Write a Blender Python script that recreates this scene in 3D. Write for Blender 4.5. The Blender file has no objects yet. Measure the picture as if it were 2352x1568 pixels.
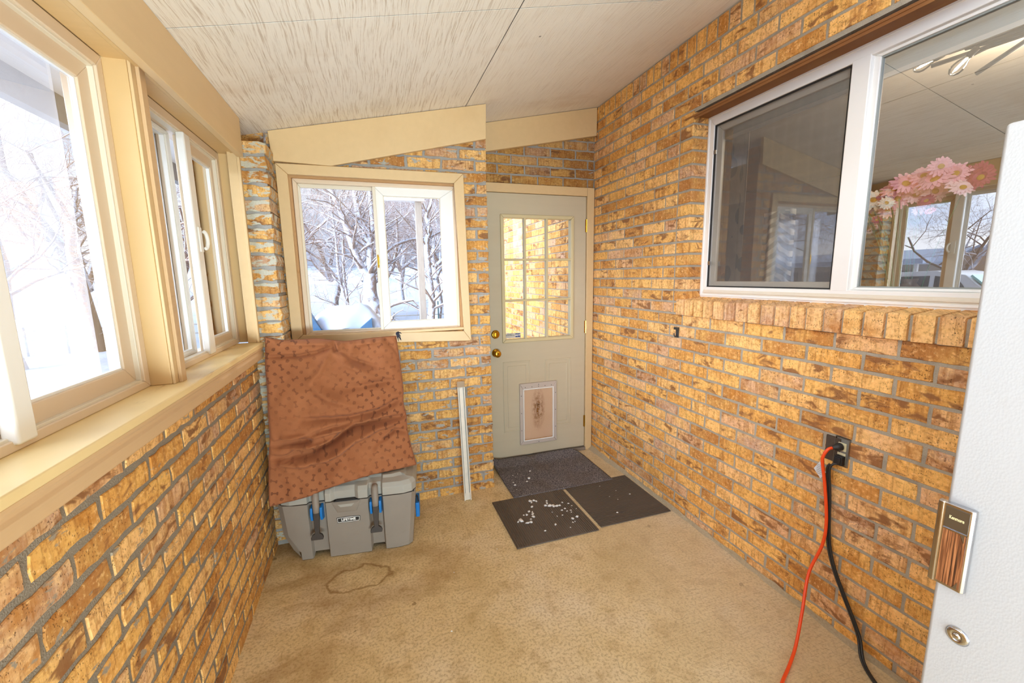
import bpy, bmesh, math, random
from mathutils import Vector, Matrix, noise

random.seed(7)
SC = bpy.context.scene
COL = SC.collection

# ------------------------------------------------------------------ camera
FPX, YAW, PITCH, ROLL, CAMH = 959.1, .322, .1537, -.0167, 1.434
cam_d = bpy.data.cameras.new('camera')
cam = bpy.data.objects.new('camera', cam_d)
COL.objects.link(cam)
fwd = Vector((math.sin(YAW)*math.cos(PITCH), math.cos(YAW)*math.cos(PITCH), -math.sin(PITCH)))
rt = Vector((math.cos(YAW), -math.sin(YAW), 0))
up = rt.cross(fwd)
rt, up = rt*math.cos(ROLL)+up*math.sin(ROLL), -rt*math.sin(ROLL)+up*math.cos(ROLL)
cam.matrix_world = Matrix(((rt.x, up.x, -fwd.x, 0), (rt.y, up.y, -fwd.y, 0), (rt.z, up.z, -fwd.z, CAMH), (0, 0, 0, 1)))
cam_d.sensor_width = 36
cam_d.lens = FPX/2352*36
cam_d.clip_start = .05
cam_d.clip_end = 600
SC.camera = cam

# ------------------------------------------------------------------ world, sun, exposure
SC.view_settings.view_transform = 'Standard'
SC.view_settings.look = 'None'
SC.view_settings.exposure = 0.60
SC.view_settings.gamma = 1
SC.view_settings.use_curve_mapping = False
SC.cycles.max_bounces = 14
SC.cycles.diffuse_bounces = 7
SC.cycles.glossy_bounces = 4
SC.cycles.transparent_max_bounces = 24
SC.cycles.sample_clamp_indirect = 6
SC.cycles.caustics_reflective = False
SC.cycles.caustics_refractive = False

W = bpy.data.worlds.new('winter_sky')
SC.world = W
W.use_nodes = True
wt = W.node_tree
wt.nodes.clear()
def wn(t, **k):
    n = wt.nodes.new(t)
    for a, b in k.items(): setattr(n, a, b)
    return n
w_tc = wn('ShaderNodeTexCoord')
w_sep = wn('ShaderNodeSeparateXYZ'); wt.links.new(w_tc.outputs['Generated'], w_sep.inputs[0])
w_no = wn('ShaderNodeTexNoise'); w_no.inputs['Scale'].default_value = 2.2; w_no.inputs['Detail'].default_value = 6
w_map = wn('ShaderNodeMapping'); w_map.inputs['Scale'].default_value = (1, 1, 3.5)
wt.links.new(w_tc.outputs['Generated'], w_map.inputs[0]); wt.links.new(w_map.outputs[0], w_no.inputs[0])
w_cr = wn('ShaderNodeValToRGB'); w_cr.color_ramp.elements[0].position = .38; w_cr.color_ramp.elements[0].color = (.60, .74, .98, 1)
w_cr.color_ramp.elements[1].position = .56; w_cr.color_ramp.elements[1].color = (1, 1, 1, 1)
wt.links.new(w_no.outputs[0], w_cr.inputs[0])
# bright sky lobe added low in the south-west to light the room; the west is brighter than the north
SKY_BASE, SKY_WEST, SKY_LOBE, SKY_POW = .44, .90, 15.0, 6.0
w_dot = wn('ShaderNodeVectorMath', operation='DOT_PRODUCT'); wt.links.new(w_tc.outputs['Generated'], w_dot.inputs[0]); w_dot.inputs[1].default_value = Vector((-.86, -.50, .05)).normalized()
def wm(op, a, b_, clamp=False):
    n = wn('ShaderNodeMath', operation=op, use_clamp=clamp)
    for i, v in enumerate((a, b_)):
        if isinstance(v, (int, float)): n.inputs[i].default_value = v
        else: wt.links.new(v, n.inputs[i])
    return n.outputs[0]
w_lobe = wm('MULTIPLY', wm('POWER', wm('MAXIMUM', w_dot.outputs['Value'], 0.0), SKY_POW), SKY_LOBE)
w_west = wm('MULTIPLY', wm('MAXIMUM', wm('MULTIPLY', w_sep.outputs[0], -1.0), 0.0), SKY_WEST)
w_mr = wn('ShaderNodeMath', operation='ADD'); wt.links.new(wm('ADD', w_lobe, w_west), w_mr.inputs[0]); w_mr.inputs[1].default_value = SKY_BASE
w_bg = wn('ShaderNodeBackground'); w_out = wn('ShaderNodeOutputWorld')
w_tint = wn('ShaderNodeMix', data_type='RGBA', blend_type='MULTIPLY'); w_tint.inputs[0].default_value = 1; w_tint.inputs[7].default_value = (.93, .98, 1.08, 1)
wt.links.new(w_cr.outputs[0], w_tint.inputs[6]); wt.links.new(w_tint.outputs[2], w_bg.inputs[0]); wt.links.new(w_mr.outputs[0], w_bg.inputs[1]); wt.links.new(w_bg.outputs[0], w_out.inputs[0])

sun_d = bpy.data.lights.new('sun', 'SUN'); sun_d.energy = .5; sun_d.angle = math.radians(1.2); sun_d.color = (1, .93, .82)
sun = bpy.data.objects.new('sun', sun_d); COL.objects.link(sun)
sun.rotation_euler = Vector((-.62, -.76, -.52)).to_track_quat('-Z', 'Y').to_euler()

# added fill light behind the camera, turned up to bounce off the ceiling
al = bpy.data.lights.new('bounce_fill', 'AREA'); al.shape = 'RECTANGLE'; al.size = 2.0; al.size_y = 1.0; al.energy = 165; al.color = (.79, .95, 1.0)
alo = bpy.data.objects.new('bounce_fill', al); COL.objects.link(alo); alo.location = (.55, -2.3, .262)
alo.rotation_euler = Vector((0, .45, .89)).to_track_quat('-Z', 'Y').to_euler()

# ------------------------------------------------------------------ dimensions (metres)
XR, XL, YB, YD, XP = 1.676, -.571, 2.608, 2.961, .722     # right wall, left wall, window wall, door wall, wall end
GZ = -.35                                                 # ground outside
def ceil_z(x): return 2.662-.215*(XR-x)

# ------------------------------------------------------------------ helpers
def srgb(h, k=1.0):
    h = h.lstrip('#'); r = []
    for i in (0, 2, 4):
        v = int(h[i:i+2], 16)/255
        r.append((v/12.92 if v <= .04045 else ((v+.055)/1.055)**2.4)*k)
    return (*r, 1)

def tag(o, label=None, cat=None, group=None, kind=None):
    if label: o['label'] = label
    if cat: o['category'] = cat
    if group: o['group'] = group
    if kind: o['kind'] = kind
    return o

def empty(name, loc, label=None, cat=None, group=None, kind=None, rz=0):
    o = bpy.data.objects.new(name, None); COL.objects.link(o)
    o.location = loc; o.rotation_euler.z = rz; o.empty_display_size = .05
    return tag(o, label, cat, group, kind)

class MB:
    def __init__(s): s.v = []; s.f = []; s.m = []; s.col = []; s.uv = []
    def add(s, vs, fs, m=0):
        b = len(s.v); s.v += [tuple(p) for p in vs]
        for f in fs: s.f.append([b+i for i in f]); s.m.append(m)
    def box(s, a, b, m=0):
        x0, y0, z0 = a; x1, y1, z1 = b
        s.add([(x0, y0, z0), (x1, y0, z0), (x1, y1, z0), (x0, y1, z0), (x0, y0, z1), (x1, y0, z1), (x1, y1, z1), (x0, y1, z1)],
              [(0, 3, 2, 1), (4, 5, 6, 7), (0, 1, 5, 4), (1, 2, 6, 5), (2, 3, 7, 6), (3, 0, 4, 7)], m)
    def fbox(s, F, u0, u1, v0, v1, n0, n1, m=0):
        P = [F(u, v, n) for n in (n0, n1) for u, v in ((u0, v0), (u1, v0), (u1, v1), (u0, v1))]
        s.add(P, [(0, 3, 2, 1), (4, 5, 6, 7), (0, 1, 5, 4), (1, 2, 6, 5), (2, 3, 7, 6), (3, 0, 4, 7)], m)
    def prism(s, pts, vec, m=0):
        n = len(pts); vec = Vector(vec); A = [Vector(p) for p in pts]
        s.add(A+[p+vec for p in A], [list(range(n))[::-1], list(range(n, 2*n))]+[(i, (i+1) % n, n+(i+1) % n, n+i) for i in range(n)], m)
    def ring(s, F, u0, u1, v0, v1, l, r, b, t, n0, n1, m=0):
        # mitred rectangular frame
        O = [(u0, v0), (u1, v0), (u1, v1), (u0, v1)]; I = [(u0+l, v0+b), (u1-r, v0+b), (u1-r, v1-t), (u0+l, v1-t)]
        for i in range(4):
            j = (i+1) % 4
            q = [O[i], O[j], I[j], I[i]]
            s.add([F(*p, n0) for p in q]+[F(*p, n1) for p in q], [(0, 3, 2, 1), (4, 5, 6, 7), (0, 1, 5, 4), (1, 2, 6, 5), (2, 3, 7, 6), (3, 0, 4, 7)], m)
    def tube(s, pts, r, n=8, m=0, cap=True):
        pts = [Vector(p) for p in pts]
        rs = r if isinstance(r, (list, tuple)) else [r]*len(pts)
        b = len(s.v); prev = None
        for i, p in enumerate(pts):
            t = (pts[min(i+1, len(pts)-1)]-pts[max(i-1, 0)]).normalized()
            if prev is None:
                a = t.cross(Vector((0, 0, 1)));
                if a.length < .1: a = t.cross(Vector((1, 0, 0)))
                a.normalize()
            else:
                a = (prev-t*prev.dot(t)).normalized()
            prev = a; c = t.cross(a)
            for k in range(n):
                w = 2*math.pi*k/n
                s.v.append(tuple(p+(a*math.cos(w)+c*math.sin(w))*rs[i]))
        for i in range(len(pts)-1):
            for k in range(n):
                s.f.append([b+i*n+k, b+i*n+(k+1) % n, b+(i+1)*n+(k+1) % n, b+(i+1)*n+k]); s.m.append(m)
        if cap:
            s.f.append([b+k for k in range(n)][::-1]); s.m.append(m)
            e = b+(len(pts)-1)*n; s.f.append([e+k for k in range(n)]); s.m.append(m)
    def lathe(s, o, ax, prof, n=24, m=0):
        o = Vector(o); ax = Vector(ax).normalized(); a = ax.orthogonal().normalized(); c = ax.cross(a); b = len(s.v)
        for r, h in prof:
            for k in range(n):
                w = 2*math.pi*k/n; s.v.append(tuple(o+ax*h+(a*math.cos(w)+c*math.sin(w))*r))
        for i in range(len(prof)-1):
            for k in range(n):
                s.f.append([b+i*n+k, b+i*n+(k+1) % n, b+(i+1)*n+(k+1) % n, b+(i+1)*n+k]); s.m.append(m)
        s.f.append([b+k for k in range(n)][::-1]); s.m.append(m)
        e = b+(len(prof)-1)*n; s.f.append([e+k for k in range(n)]); s.m.append(m)
    def build(s, name, mats, parent=None, smooth=False, bevel=0, seg=2, loc=None, angle=35):
        me = bpy.data.meshes.new(name); me.from_pydata(s.v, [], s.f); 
        if not isinstance(mats, (list, tuple)): mats = [mats]
        for m in mats: me.materials.append(m)
        me.polygons.foreach_set('material_index', s.m)
        if s.col:
            ca = me.color_attributes.new('bc', 'FLOAT_COLOR', 'CORNER'); ca.data.foreach_set('color', [c for f in s.col for c in f])
        if s.uv:
            uv = me.uv_layers.new(name='UVMap'); uv.data.foreach_set('uv', s.uv)
        me.update()
        if not s.col:
            bm = bmesh.new(); bm.from_mesh(me); bmesh.ops.recalc_face_normals(bm, faces=bm.faces); bm.to_mesh(me); bm.free()
        if smooth: me.polygons.foreach_set('use_smooth', [True]*len(me.polygons))
        o = bpy.data.objects.new(name, me); COL.objects.link(o)
        if loc: o.location = loc
        if parent is not None:
            o.parent = parent
            if loc is None:
                # builders below give world coordinates: keep them when the parent has a place of its own
                o.matrix_parent_inverse = Matrix.LocRotScale(parent_world(parent)[0], parent_world(parent)[1], None).inverted()
        if bevel:
            b = o.modifiers.new('Bevel', 'BEVEL'); b.width = bevel; b.segments = seg; b.limit_method = 'ANGLE'; b.angle_limit = math.radians(angle)
            if seg > 1 or smooth:
                me.polygons.foreach_set('use_smooth', [True]*len(me.polygons))
                b.harden_normals = True
        return o

def parent_world(p):
    # world place of a parent (one or two levels, rotation only about z on the top one)
    loc = Vector((0, 0, 0)); rz = 0; q = p
    chain = []
    while q is not None: chain.append(q); q = q.parent
    top = chain[-1]
    if len(chain) == 1: return (top.location.copy(), top.rotation_euler.to_quaternion())
    return (Vector((0, 0, 0)), Matrix.Identity(3).to_quaternion())   # a part built in world coordinates sits at the world origin

def text_mesh(o):
    # real mesh letters in place of the font curve
    bpy.context.view_layer.update()
    me = bpy.data.meshes.new_from_object(o.evaluated_get(bpy.context.evaluated_depsgraph_get()))
    n = bpy.data.objects.new(o.name, me); COL.objects.link(n)
    n.parent = o.parent; n.matrix_parent_inverse = o.matrix_parent_inverse.copy(); n.matrix_basis = o.matrix_basis.copy()
    nm = o.name; bpy.data.objects.remove(o); n.name = nm
    return n

# ------------------------------------------------------------------ material toolkit
class NT:
    def __init__(s, name):
        s.mat = bpy.data.materials.new(name); s.mat.use_nodes = True; s.t = s.mat.node_tree; s.t.nodes.clear()
        s.out = s.t.nodes.new('ShaderNodeOutputMaterial')
    def n(s, typ, inp=None, **k):
        nd = s.t.nodes.new('ShaderNode'+typ)
        for a, b in k.items(): setattr(nd, a, b)
        for a, b in (inp or {}).items(): s.put(nd.inputs[a], b)
        return nd
    def put(s, sock, v):
        if isinstance(v, bpy.types.NodeSocket): s.t.links.new(v, sock)
        elif isinstance(v, bpy.types.Node): s.t.links.new(v.outputs[0], sock)
        else: sock.default_value = v
    def math(s, op, a, b=0.0, c=None, clamp=False):
        nd = s.n('Math', operation=op, use_clamp=clamp); s.put(nd.inputs[0], a); s.put(nd.inputs[1], b)
        if c is not None: s.put(nd.inputs[2], c)
        return nd.outputs[0]
    def vmath(s, op, a, b=(0, 0, 0)):
        nd = s.n('VectorMath', operation=op); s.put(nd.inputs[0], a)
        if op == 'SCALE': s.put(nd.inputs['Scale'], b)
        else: s.put(nd.inputs[1], b)
        return nd.outputs['Value'] if op in ('LENGTH', 'DISTANCE', 'DOT_PRODUCT') else nd.outputs[0]
    def mix(s, f, a, b, mode='MIX'):
        nd = s.n('Mix', data_type='RGBA', blend_type=mode); s.put(nd.inputs[0], f); s.put(nd.inputs[6], a); s.put(nd.inputs[7], b); return nd.outputs[2]
    def ramp(s, f, stops, interp='LINEAR'):
        nd = s.n('ValToRGB'); cr = nd.color_ramp; cr.interpolation = interp
        while len(cr.elements) > 1: cr.elements.remove(cr.elements[-1])
        cr.elements[0].position = stops[0][0]; cr.elements[0].color = stops[0][1]
        for p, c in stops[1:]: e = cr.elements.new(p); e.color = c
        s.put(nd.inputs[0], f); return nd.outputs[0]
    def step(s, f, a, b):
        nd = s.n('MapRange', interpolation_type='SMOOTHSTEP'); s.put(nd.inputs[0], f); nd.inputs[1].default_value = a; nd.inputs[2].default_value = b
        return nd.outputs[0]
    def noise(s, vec, scale=5, detail=3, rough=.5, dist=0, dim='3D', w=None):
        nd = s.n('TexNoise', noise_dimensions=dim); s.put(nd.inputs['Vector'], vec); s.put(nd.inputs['Scale'], scale)
        nd.inputs['Detail'].default_value = detail; nd.inputs['Roughness'].default_value = rough; nd.inputs['Distortion'].default_value = dist
        if w is not None: s.put(nd.inputs['W'], w)
        return nd.outputs[0]
    def mapping(s, vec, scale=(1, 1, 1), loc=(0, 0, 0), rot=(0, 0, 0)):
        nd = s.n('Mapping'); s.put(nd.inputs[0], vec); nd.inputs['Location'].default_value = loc; nd.inputs['Rotation'].default_value = rot; nd.inputs['Scale'].default_value = scale
        return nd.outputs[0]
    def obj(s): return s.n('TexCoord').outputs['Object']
    def uv(s): return s.n('TexCoord').outputs['UV']
    def bump(s, h, strength=.3, dist=.01):
        nd = s.n('Bump'); s.put(nd.inputs['Height'], h); nd.inputs['Strength'].default_value = strength; nd.inputs['Distance'].default_value = dist
        return nd.outputs[0]
    def done(s, color, rough=.6, normal=None, metal=0, spec=.5, **k):
        p = s.n('BsdfPrincipled'); s.put(p.inputs['Base Color'], color); s.put(p.inputs['Roughness'], rough); s.put(p.inputs['Metallic'], metal)
        s.put(p.inputs['Specular IOR Level'], spec)
        for a, b in k.items(): s.put(p.inputs[a.replace('_', ' ')], b)
        if normal is not None: s.put(p.inputs['Normal'], normal)
        s.t.links.new(p.outputs[0], s.out.inputs[0]); return s.mat

def plain(name, col, rough=.5, metal=0, var=.06, scale=12, bump=0, bscale=200, spec=.5):
    m = NT(name); o = m.obj()
    f = m.noise(o, scale, 4)
    c = m.mix(m.math('MULTIPLY', f, 1.0), tuple(x*(1-var) for x in col[:3])+(1,), tuple(min(1, x*(1+var)) for x in col[:3])+(1,))
    nm = m.bump(m.noise(o, bscale, 2), bump, .002) if bump else None
    return m.done(c, rough, nm, metal, spec)

# --- brick and mortar
MORTAR_A, MORTAR_B = srgb('8f8577'), srgb('b3aa9a')
def brick_material(name, smear=0.0, mort=(MORTAR_A, MORTAR_B), bright=1.0, pits=1.0):
    m = NT(name); uv = m.uv(); at = m.n('Attribute', attribute_name='bc'); sp = m.n('SeparateColor', {0: at.outputs['Color']})
    r, g, b = sp.outputs[0], sp.outputs[1], sp.outputs[2]
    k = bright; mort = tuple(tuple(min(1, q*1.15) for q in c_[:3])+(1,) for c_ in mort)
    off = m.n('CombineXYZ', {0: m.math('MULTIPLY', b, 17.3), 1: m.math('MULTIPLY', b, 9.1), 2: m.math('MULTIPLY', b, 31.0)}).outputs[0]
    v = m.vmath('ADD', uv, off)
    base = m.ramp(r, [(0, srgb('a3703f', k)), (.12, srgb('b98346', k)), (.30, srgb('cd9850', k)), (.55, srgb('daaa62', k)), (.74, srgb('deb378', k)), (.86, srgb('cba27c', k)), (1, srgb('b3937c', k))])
    cloud = m.noise(v, 9, 4, .6)
    base = m.mix(m.math('MULTIPLY', m.step(cloud, .35, .75), .6), base, srgb('dcb468', k))
    base = m.mix(m.math('MULTIPLY', m.step(m.noise(m.mapping(v, (7, 12, 7), (3, 5, 1)), 1, 4, .6), .5, .72), .75), base, srgb('b07430', k))
    streak = m.noise(m.mapping(v, (95, 9, 40)), 1, 4, .62)
    base = m.mix(m.math('MULTIPLY', m.step(streak, .50, .70), .55), base, srgb('855528', k))
    band = m.noise(m.mapping(v, (30, 3, 20), (1, 4, 2)), 1, 3, .6)
    base = m.mix(m.math('MULTIPLY', m.step(band, .50, .62), m.math('ADD', .22, m.math('MULTIPLY', g, .35))), base, srgb('94602e', k))
    mott = m.noise(v, 75, 4, .65)
    base = m.mix(m.math('MULTIPLY', m.step(mott, .50, .66), .5), base, srgb('9a6228', k))
    base = m.mix(m.math('MULTIPLY', m.step(mott, .46, .32), .45), base, srgb('f0c98c', k))
    # ironspot blotches, horizontal, more of them on some bricks
    bl = m.noise(m.mapping(v, (13, 27, 13), (7, 2, 5)), 1, 3, .55, .6)
    thr = m.math('SUBTRACT', .695, m.math('MULTIPLY', g, .19))
    spot = m.math('MULTIPLY', m.math('SUBTRACT', bl, thr), 12.0, clamp=True)
    base = m.mix(m.math('MULTIPLY', spot, .85), base, srgb('5f3f2e', k))
    halo = m.math('MULTIPLY', m.math('SUBTRACT', bl, m.math('SUBTRACT', thr, .07)), 8.0, clamp=True)
    base = m.mix(m.math('MULTIPLY', halo, .38), base, srgb('9c6a3c', k))
    speck = m.noise(m.mapping(v, (260, 150, 200)), 1, 2, .5)
    pit = m.math('MULTIPLY', m.step(speck, .60, .68), m.math('MULTIPLY', m.step(m.noise(v, 16, 2), .4, .6), .75*pits))
    base = m.mix(pit, base, srgb('4a2f1c', k))
    mo = m.mix(m.noise(uv, 160, 3), mort[0], mort[1])
    if smear:
        sm = m.noise(m.mapping(uv, (13, 30, 13)), 1, 5, .62, .4)
        base = m.mix(m.step(sm, .70-smear*.42, .76-smear*.42), base, mo)
    base = m.mix(1.0, base, m.mix(m.noise(uv, 3.1, 4), (.86, .84, .82, 1), (1, 1, 1, 1)), 'MULTIPLY')
    h = m.math('ADD', m.math('MULTIPLY', streak, .5), m.math('MULTIPLY', pit, -1.4))
    h = m.math('ADD', h, m.math('MULTIPLY', cloud, .4))
    brick = m.done(base, .78, m.bump(h, .55, .003), spec=.25)
    return brick

def mortar_material(name, a, b):
    m = NT(name); o = m.uv()
    f = m.noise(o, 240, 3, .6); g = m.noise(o, 14, 4)
    c = m.mix(f, a, b); c = m.mix(m.math('MULTIPLY', m.step(g, .45, .7), .35), c, srgb('7a7167'))
    return m.done(c, .93, m.bump(m.math('ADD', f, m.math('MULTIPLY', g, .8)), .8, .004), spec=.15)

M = {}
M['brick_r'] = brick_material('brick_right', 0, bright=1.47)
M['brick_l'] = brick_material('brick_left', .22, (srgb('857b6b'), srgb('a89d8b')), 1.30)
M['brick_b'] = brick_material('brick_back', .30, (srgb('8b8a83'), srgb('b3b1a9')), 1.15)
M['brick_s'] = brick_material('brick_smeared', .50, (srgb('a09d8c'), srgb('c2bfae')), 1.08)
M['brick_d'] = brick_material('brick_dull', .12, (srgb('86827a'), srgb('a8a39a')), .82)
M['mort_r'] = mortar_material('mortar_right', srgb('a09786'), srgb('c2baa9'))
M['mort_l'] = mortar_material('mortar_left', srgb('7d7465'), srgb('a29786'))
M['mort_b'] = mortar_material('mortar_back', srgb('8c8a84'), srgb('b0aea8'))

# ------------------------------------------------------------------ brickwork builder
def wall_frame(kind, c):
    if kind == 'R': return lambda u, v, n: (c-n, u, v)
    if kind == 'L': return lambda u, v, n: (c+n, u, v)
    return lambda u, v, n: (u, c-n, v)

class Wall:
    def __init__(s, F, jit=.0012, seed=1, step=.035):
        s.F = F; s.mb = MB(); s.j = jit; s.r = random.Random(seed); s.step = step
    def face(s, idx, uv, col, m):
        s.mb.f.append(idx); s.mb.m.append(m); s.mb.col.append(col*len(idx)); 
        for i in idx: s.mb.uv += uv[i]
    def brick(s, u0, u1, v0, v1, d=.012, n=0.0, jit=None, tint=None, low=False):
        r = s.r; j = s.j if jit is None else jit; F = s.F
        if u1-u0 < .012 or v1-v0 < .01: return
        nu = 1 if low else max(1, round((u1-u0)/s.step)); nv = 1 if low else max(1, round((v1-v0)/s.step))
        P = [(u0+(u1-u0)*i/nu, v0) for i in range(nu)]+[(u1, v0+(v1-v0)*i/nv) for i in range(nv)]
        P += [(u1-(u1-u0)*i/nu, v1) for i in range(nu)]+[(u0, v1-(v1-v0)*i/nv) for i in range(nv)]
        P = [(a+r.uniform(-j, j), b+r.uniform(-j, j)) for a, b in P]
        # clip the corners a little
        k = len(P); b0 = len(s.mb.v); cu, cv = (u0+u1)/2, (v0+v1)/2; ins = .0022
        def shrink(p, q): 
            a = p[0]-math.copysign(min(q, abs(p[0]-cu)), p[0]-cu) if abs(abs(p[0]-cu)-(u1-u0)/2) < .006 else p[0]
            c = p[1]-math.copysign(min(q, abs(p[1]-cv)), p[1]-cv) if abs(abs(p[1]-cv)-(v1-v0)/2) < .006 else p[1]
            return a, c
        tilt = r.uniform(-.0007, .0007)
        uvd = {}
        for ring, (q, nn) in enumerate(((0, -d), (0, -ins), (ins, 0))):
            for p in P:
                a, c = shrink(p, q) if q else p
                uvd[len(s.mb.v)] = (a, c) if ring else (a+math.copysign(d, a-cu), c+math.copysign(d if nn < -.05 else .004, c-cv)); s.mb.v.append(F(a, c, n+nn+(tilt if ring else 0)))
        col = list((tint if tint is not None else r.random(), r.random()**1.2, r.random(), 1))
        for ring in range(2):
            for i in range(k):
                i2 = (i+1) % k
                s.face([b0+ring*k+i, b0+ring*k+i2, b0+(ring+1)*k+i2, b0+(ring+1)*k+i], uvd, col, 0)
        s.face([b0+2*k+i for i in range(k)], uvd, col, 0)
    def slab(s, u0, u1, v0, v1, n0, n1):
        b0 = len(s.mb.v); uvd = {}
        for nn in (n0, n1):
            for a, c in ((u0, v0), (u1, v0), (u1, v1), (u0, v1)):
                uvd[len(s.mb.v)] = (a+nn, c+nn*.3); s.mb.v.append(s.F(a, c, nn))
        for f in ((0, 3, 2, 1), (4, 5, 6, 7), (0, 1, 5, 4), (1, 2, 6, 5), (2, 3, 7, 6), (3, 0, 4, 7)):
            s.face([b0+i for i in f], uvd, [.5, .5, .5, 1], 1)
    def courses(s, zs, u0, u1, L, phase, gap, holes=(), dark=0, ends=(.012, .012), low=False, gapv=None):
        """zs: joint heights. holes: (ua,ub,va,vb). bricks next to a hole or wall end are deep"""
        gv = gap if gapv is None else gapv
        for k in range(len(zs)-1):
            v0, v1 = zs[k]+gv/2, zs[k+1]-gv/2; vm = (v0+v1)/2
            ph = phase+(L/2 if k % 2 else 0)
            spans = [(u0, u1)]
            for (a, b, c, d) in holes:
                if c < vm < d:
                    spans = [q for (p0, p1) in spans for q in ((p0, min(p1, a)), (max(p0, b), p1)) if q[1]-q[0] > .01]
            for (p0, p1) in spans:
                i = math.floor((p0-ph)/L)
                cuts = [p0]
                x = ph+(i+1)*L
                while x < p1-.02:
                    if x > p0+.02: cuts.append(x)
                    x += L
                cuts.append(p1)
                for q in range(len(cuts)-1):
                    a = cuts[q]+(gap/2 if q else 0); b = cuts[q+1]-(gap/2 if q < len(cuts)-2 else 0)
                    d = .012
                    if q == 0: d = max(d, ends[0] if abs(p0-u0) < 1e-4 else .1)
                    if q == len(cuts)-2: d = max(d, ends[1] if abs(p1-u1) < 1e-4 else .1)
                    s.brick(a, b, v0, v1, d, n=s.r.uniform(-.0012, .0012), low=low)
    def build(s, name, m1, m2, label, kind='structure', parent=None):
        o = s.mb.build(name, [m1, m2], parent)
        if parent is None: tag(o, label, 'wall', kind=kind)
        bm = bmesh.new(); bm.from_mesh(o.data); bmesh.ops.recalc_face_normals(bm, faces=bm.faces); bm.to_mesh(o.data); bm.free()
        return o

# right (house) wall: window opening y .28..1.92, z 1.20..2.258
w = Wall(wall_frame('R', XR), .0014, 3)
zj = [1.342+.0676*k for k in range(-19, 19)]                        # 0.058 .. 2.559
zj[0] = .057
HOLE = (.28, 1.925, 1.204, 2.262)
Y0, Y1 = -.25, 2.975
zlow = [z for z in zj if z < 1.21]                                   # below the rowlock sill
zmid = [z for z in zj if 1.2 < z < 2.29]
ztop = [z for z in zj if z > 2.27]
w.courses([-.012]+zlow, Y0, Y1, .209, .797-.209*2, .012)
for k in range(len(zmid)-1):
    v0, v1 = zmid[k]+.006, zmid[k+1]-.006
    # header beside the jamb, then running bond towards the door
    w.brick(1.925, 2.022, v0, v1, .1)
    ph = 2.033+(.1045 if k % 2 else 0)
    x = 2.033
    nx = ph if k % 2 else ph+.209
    while x < Y1-.01:
        w.brick(x, min(nx-.012, Y1), v0, v1, .012, n=w.r.uniform(-.001, .001)); x = nx; nx += .209
    w.brick(.18, .275, v0, v1, .1); w.brick(-.0295, .1705, v0, v1); w.brick(Y0, -.039, v0, v1)
w.courses(ztop, Y0, Y1, .209, .83-.209, .012)
# rowlock course under the ceiling
y = Y1-.004
while y > Y0+.07:
    w.brick(y-.058, y, 2.565, 2.655, .012); y -= .0695
# rowlock sill bricks under the window, standing proud of the wall, tops sloping to the window
y = 1.974; slope = .16
F0 = w.F
while y > .22:
    u0, u1 = y-.0580, y; zf = 1.292; b0 = len(w.mb.v)
    fr, bk = .022, -.118
    pts = [(fr, 1.205), (fr+.001, zf-.004), (fr-.004, zf), (bk, zf+.016), (bk, 1.205)]
    uvd = {}
    for uu in (u0, u1):
        for (nn, vv) in pts: uvd[len(w.mb.v)] = (uu+(nn if vv > 1.28 and nn < 0 else 0), vv+(nn*.9 if nn < 0 else 0)); w.mb.v.append((XR-nn, uu+w.r.uniform(-.0012, .0012), vv+w.r.uniform(-.001, .001)))
    col = [w.r.uniform(.72, 1), w.r.random()*.35, w.r.random(), 1]
    for f in ([0, 1, 2, 3, 4], [9, 8, 7, 6, 5], [0, 5, 6, 1], [1, 6, 7, 2], [2, 7, 8, 3], [3, 8, 9, 4], [4, 9, 5, 0]): w.face([b0+i for i in f], uvd, col, 0)
    y -= .0695
w.slab(.277, 1.974, 1.206, 1.288, -.115, .012)
w.slab(Y0, Y1, -.02, 1.2045, -.11, -.004)
w.slab(1.929, Y1, 1.2045, 2.276, -.11, -.004); w.slab(Y0, .276, 1.2045, 2.276, -.11, -.004)
w.slab(Y0, Y1, 2.276, 2.662, -.11, -.004)
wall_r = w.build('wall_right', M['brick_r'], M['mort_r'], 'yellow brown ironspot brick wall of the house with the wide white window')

# left low brick wall under the window ledge
w = Wall(wall_frame('L', XL), .0035, 11, .03)
zj = [.056+.067*k for k in range(0, 16)]
w.courses([-.012]+zj, -1.3, 2.61, .206, .03, .016, gapv=.0155)
w.slab(-1.3, 2.61, -.02, 1.062, -.1, -.0035)
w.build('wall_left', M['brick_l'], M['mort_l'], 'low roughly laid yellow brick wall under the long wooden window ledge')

# window wall (back): opening x -.385..545, z 1.10..2.0
w = Wall(wall_frame('B', YB), .0035, 23, .03)
zj = [.056+.0671*k for k in range(0, 36)]
w.courses([-.012]+zj, -.60, XP, .205, .548-.41, .0135, holes=[(-.385, .547, 1.10, 2.0)], ends=(.012, .1))
w.slab(-.62, XP-.004, -.02, 1.10, -.34, -.004)
w.slab(-.62, -.385, 1.10, 2.0, -.12, -.004); w.slab(.547, XP-.004, 1.10, 2.0, -.34, -.004)
w.slab(-.62, XP-.004, 2.0, 2.16, -.12, -.004); w.slab(-.3, XP-.004, 2.16, 2.23, -.12, -.004); w.slab(.1, XP-.004, 2.23, 2.31, -.12, -.004); w.slab(.45, XP-.004, 2.31, 2.39, -.12, -.004)
w.build('wall_back', M['brick_b'], M['mort_b'], 'brick wall around the sliding window with smeared grey mortar')

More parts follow.
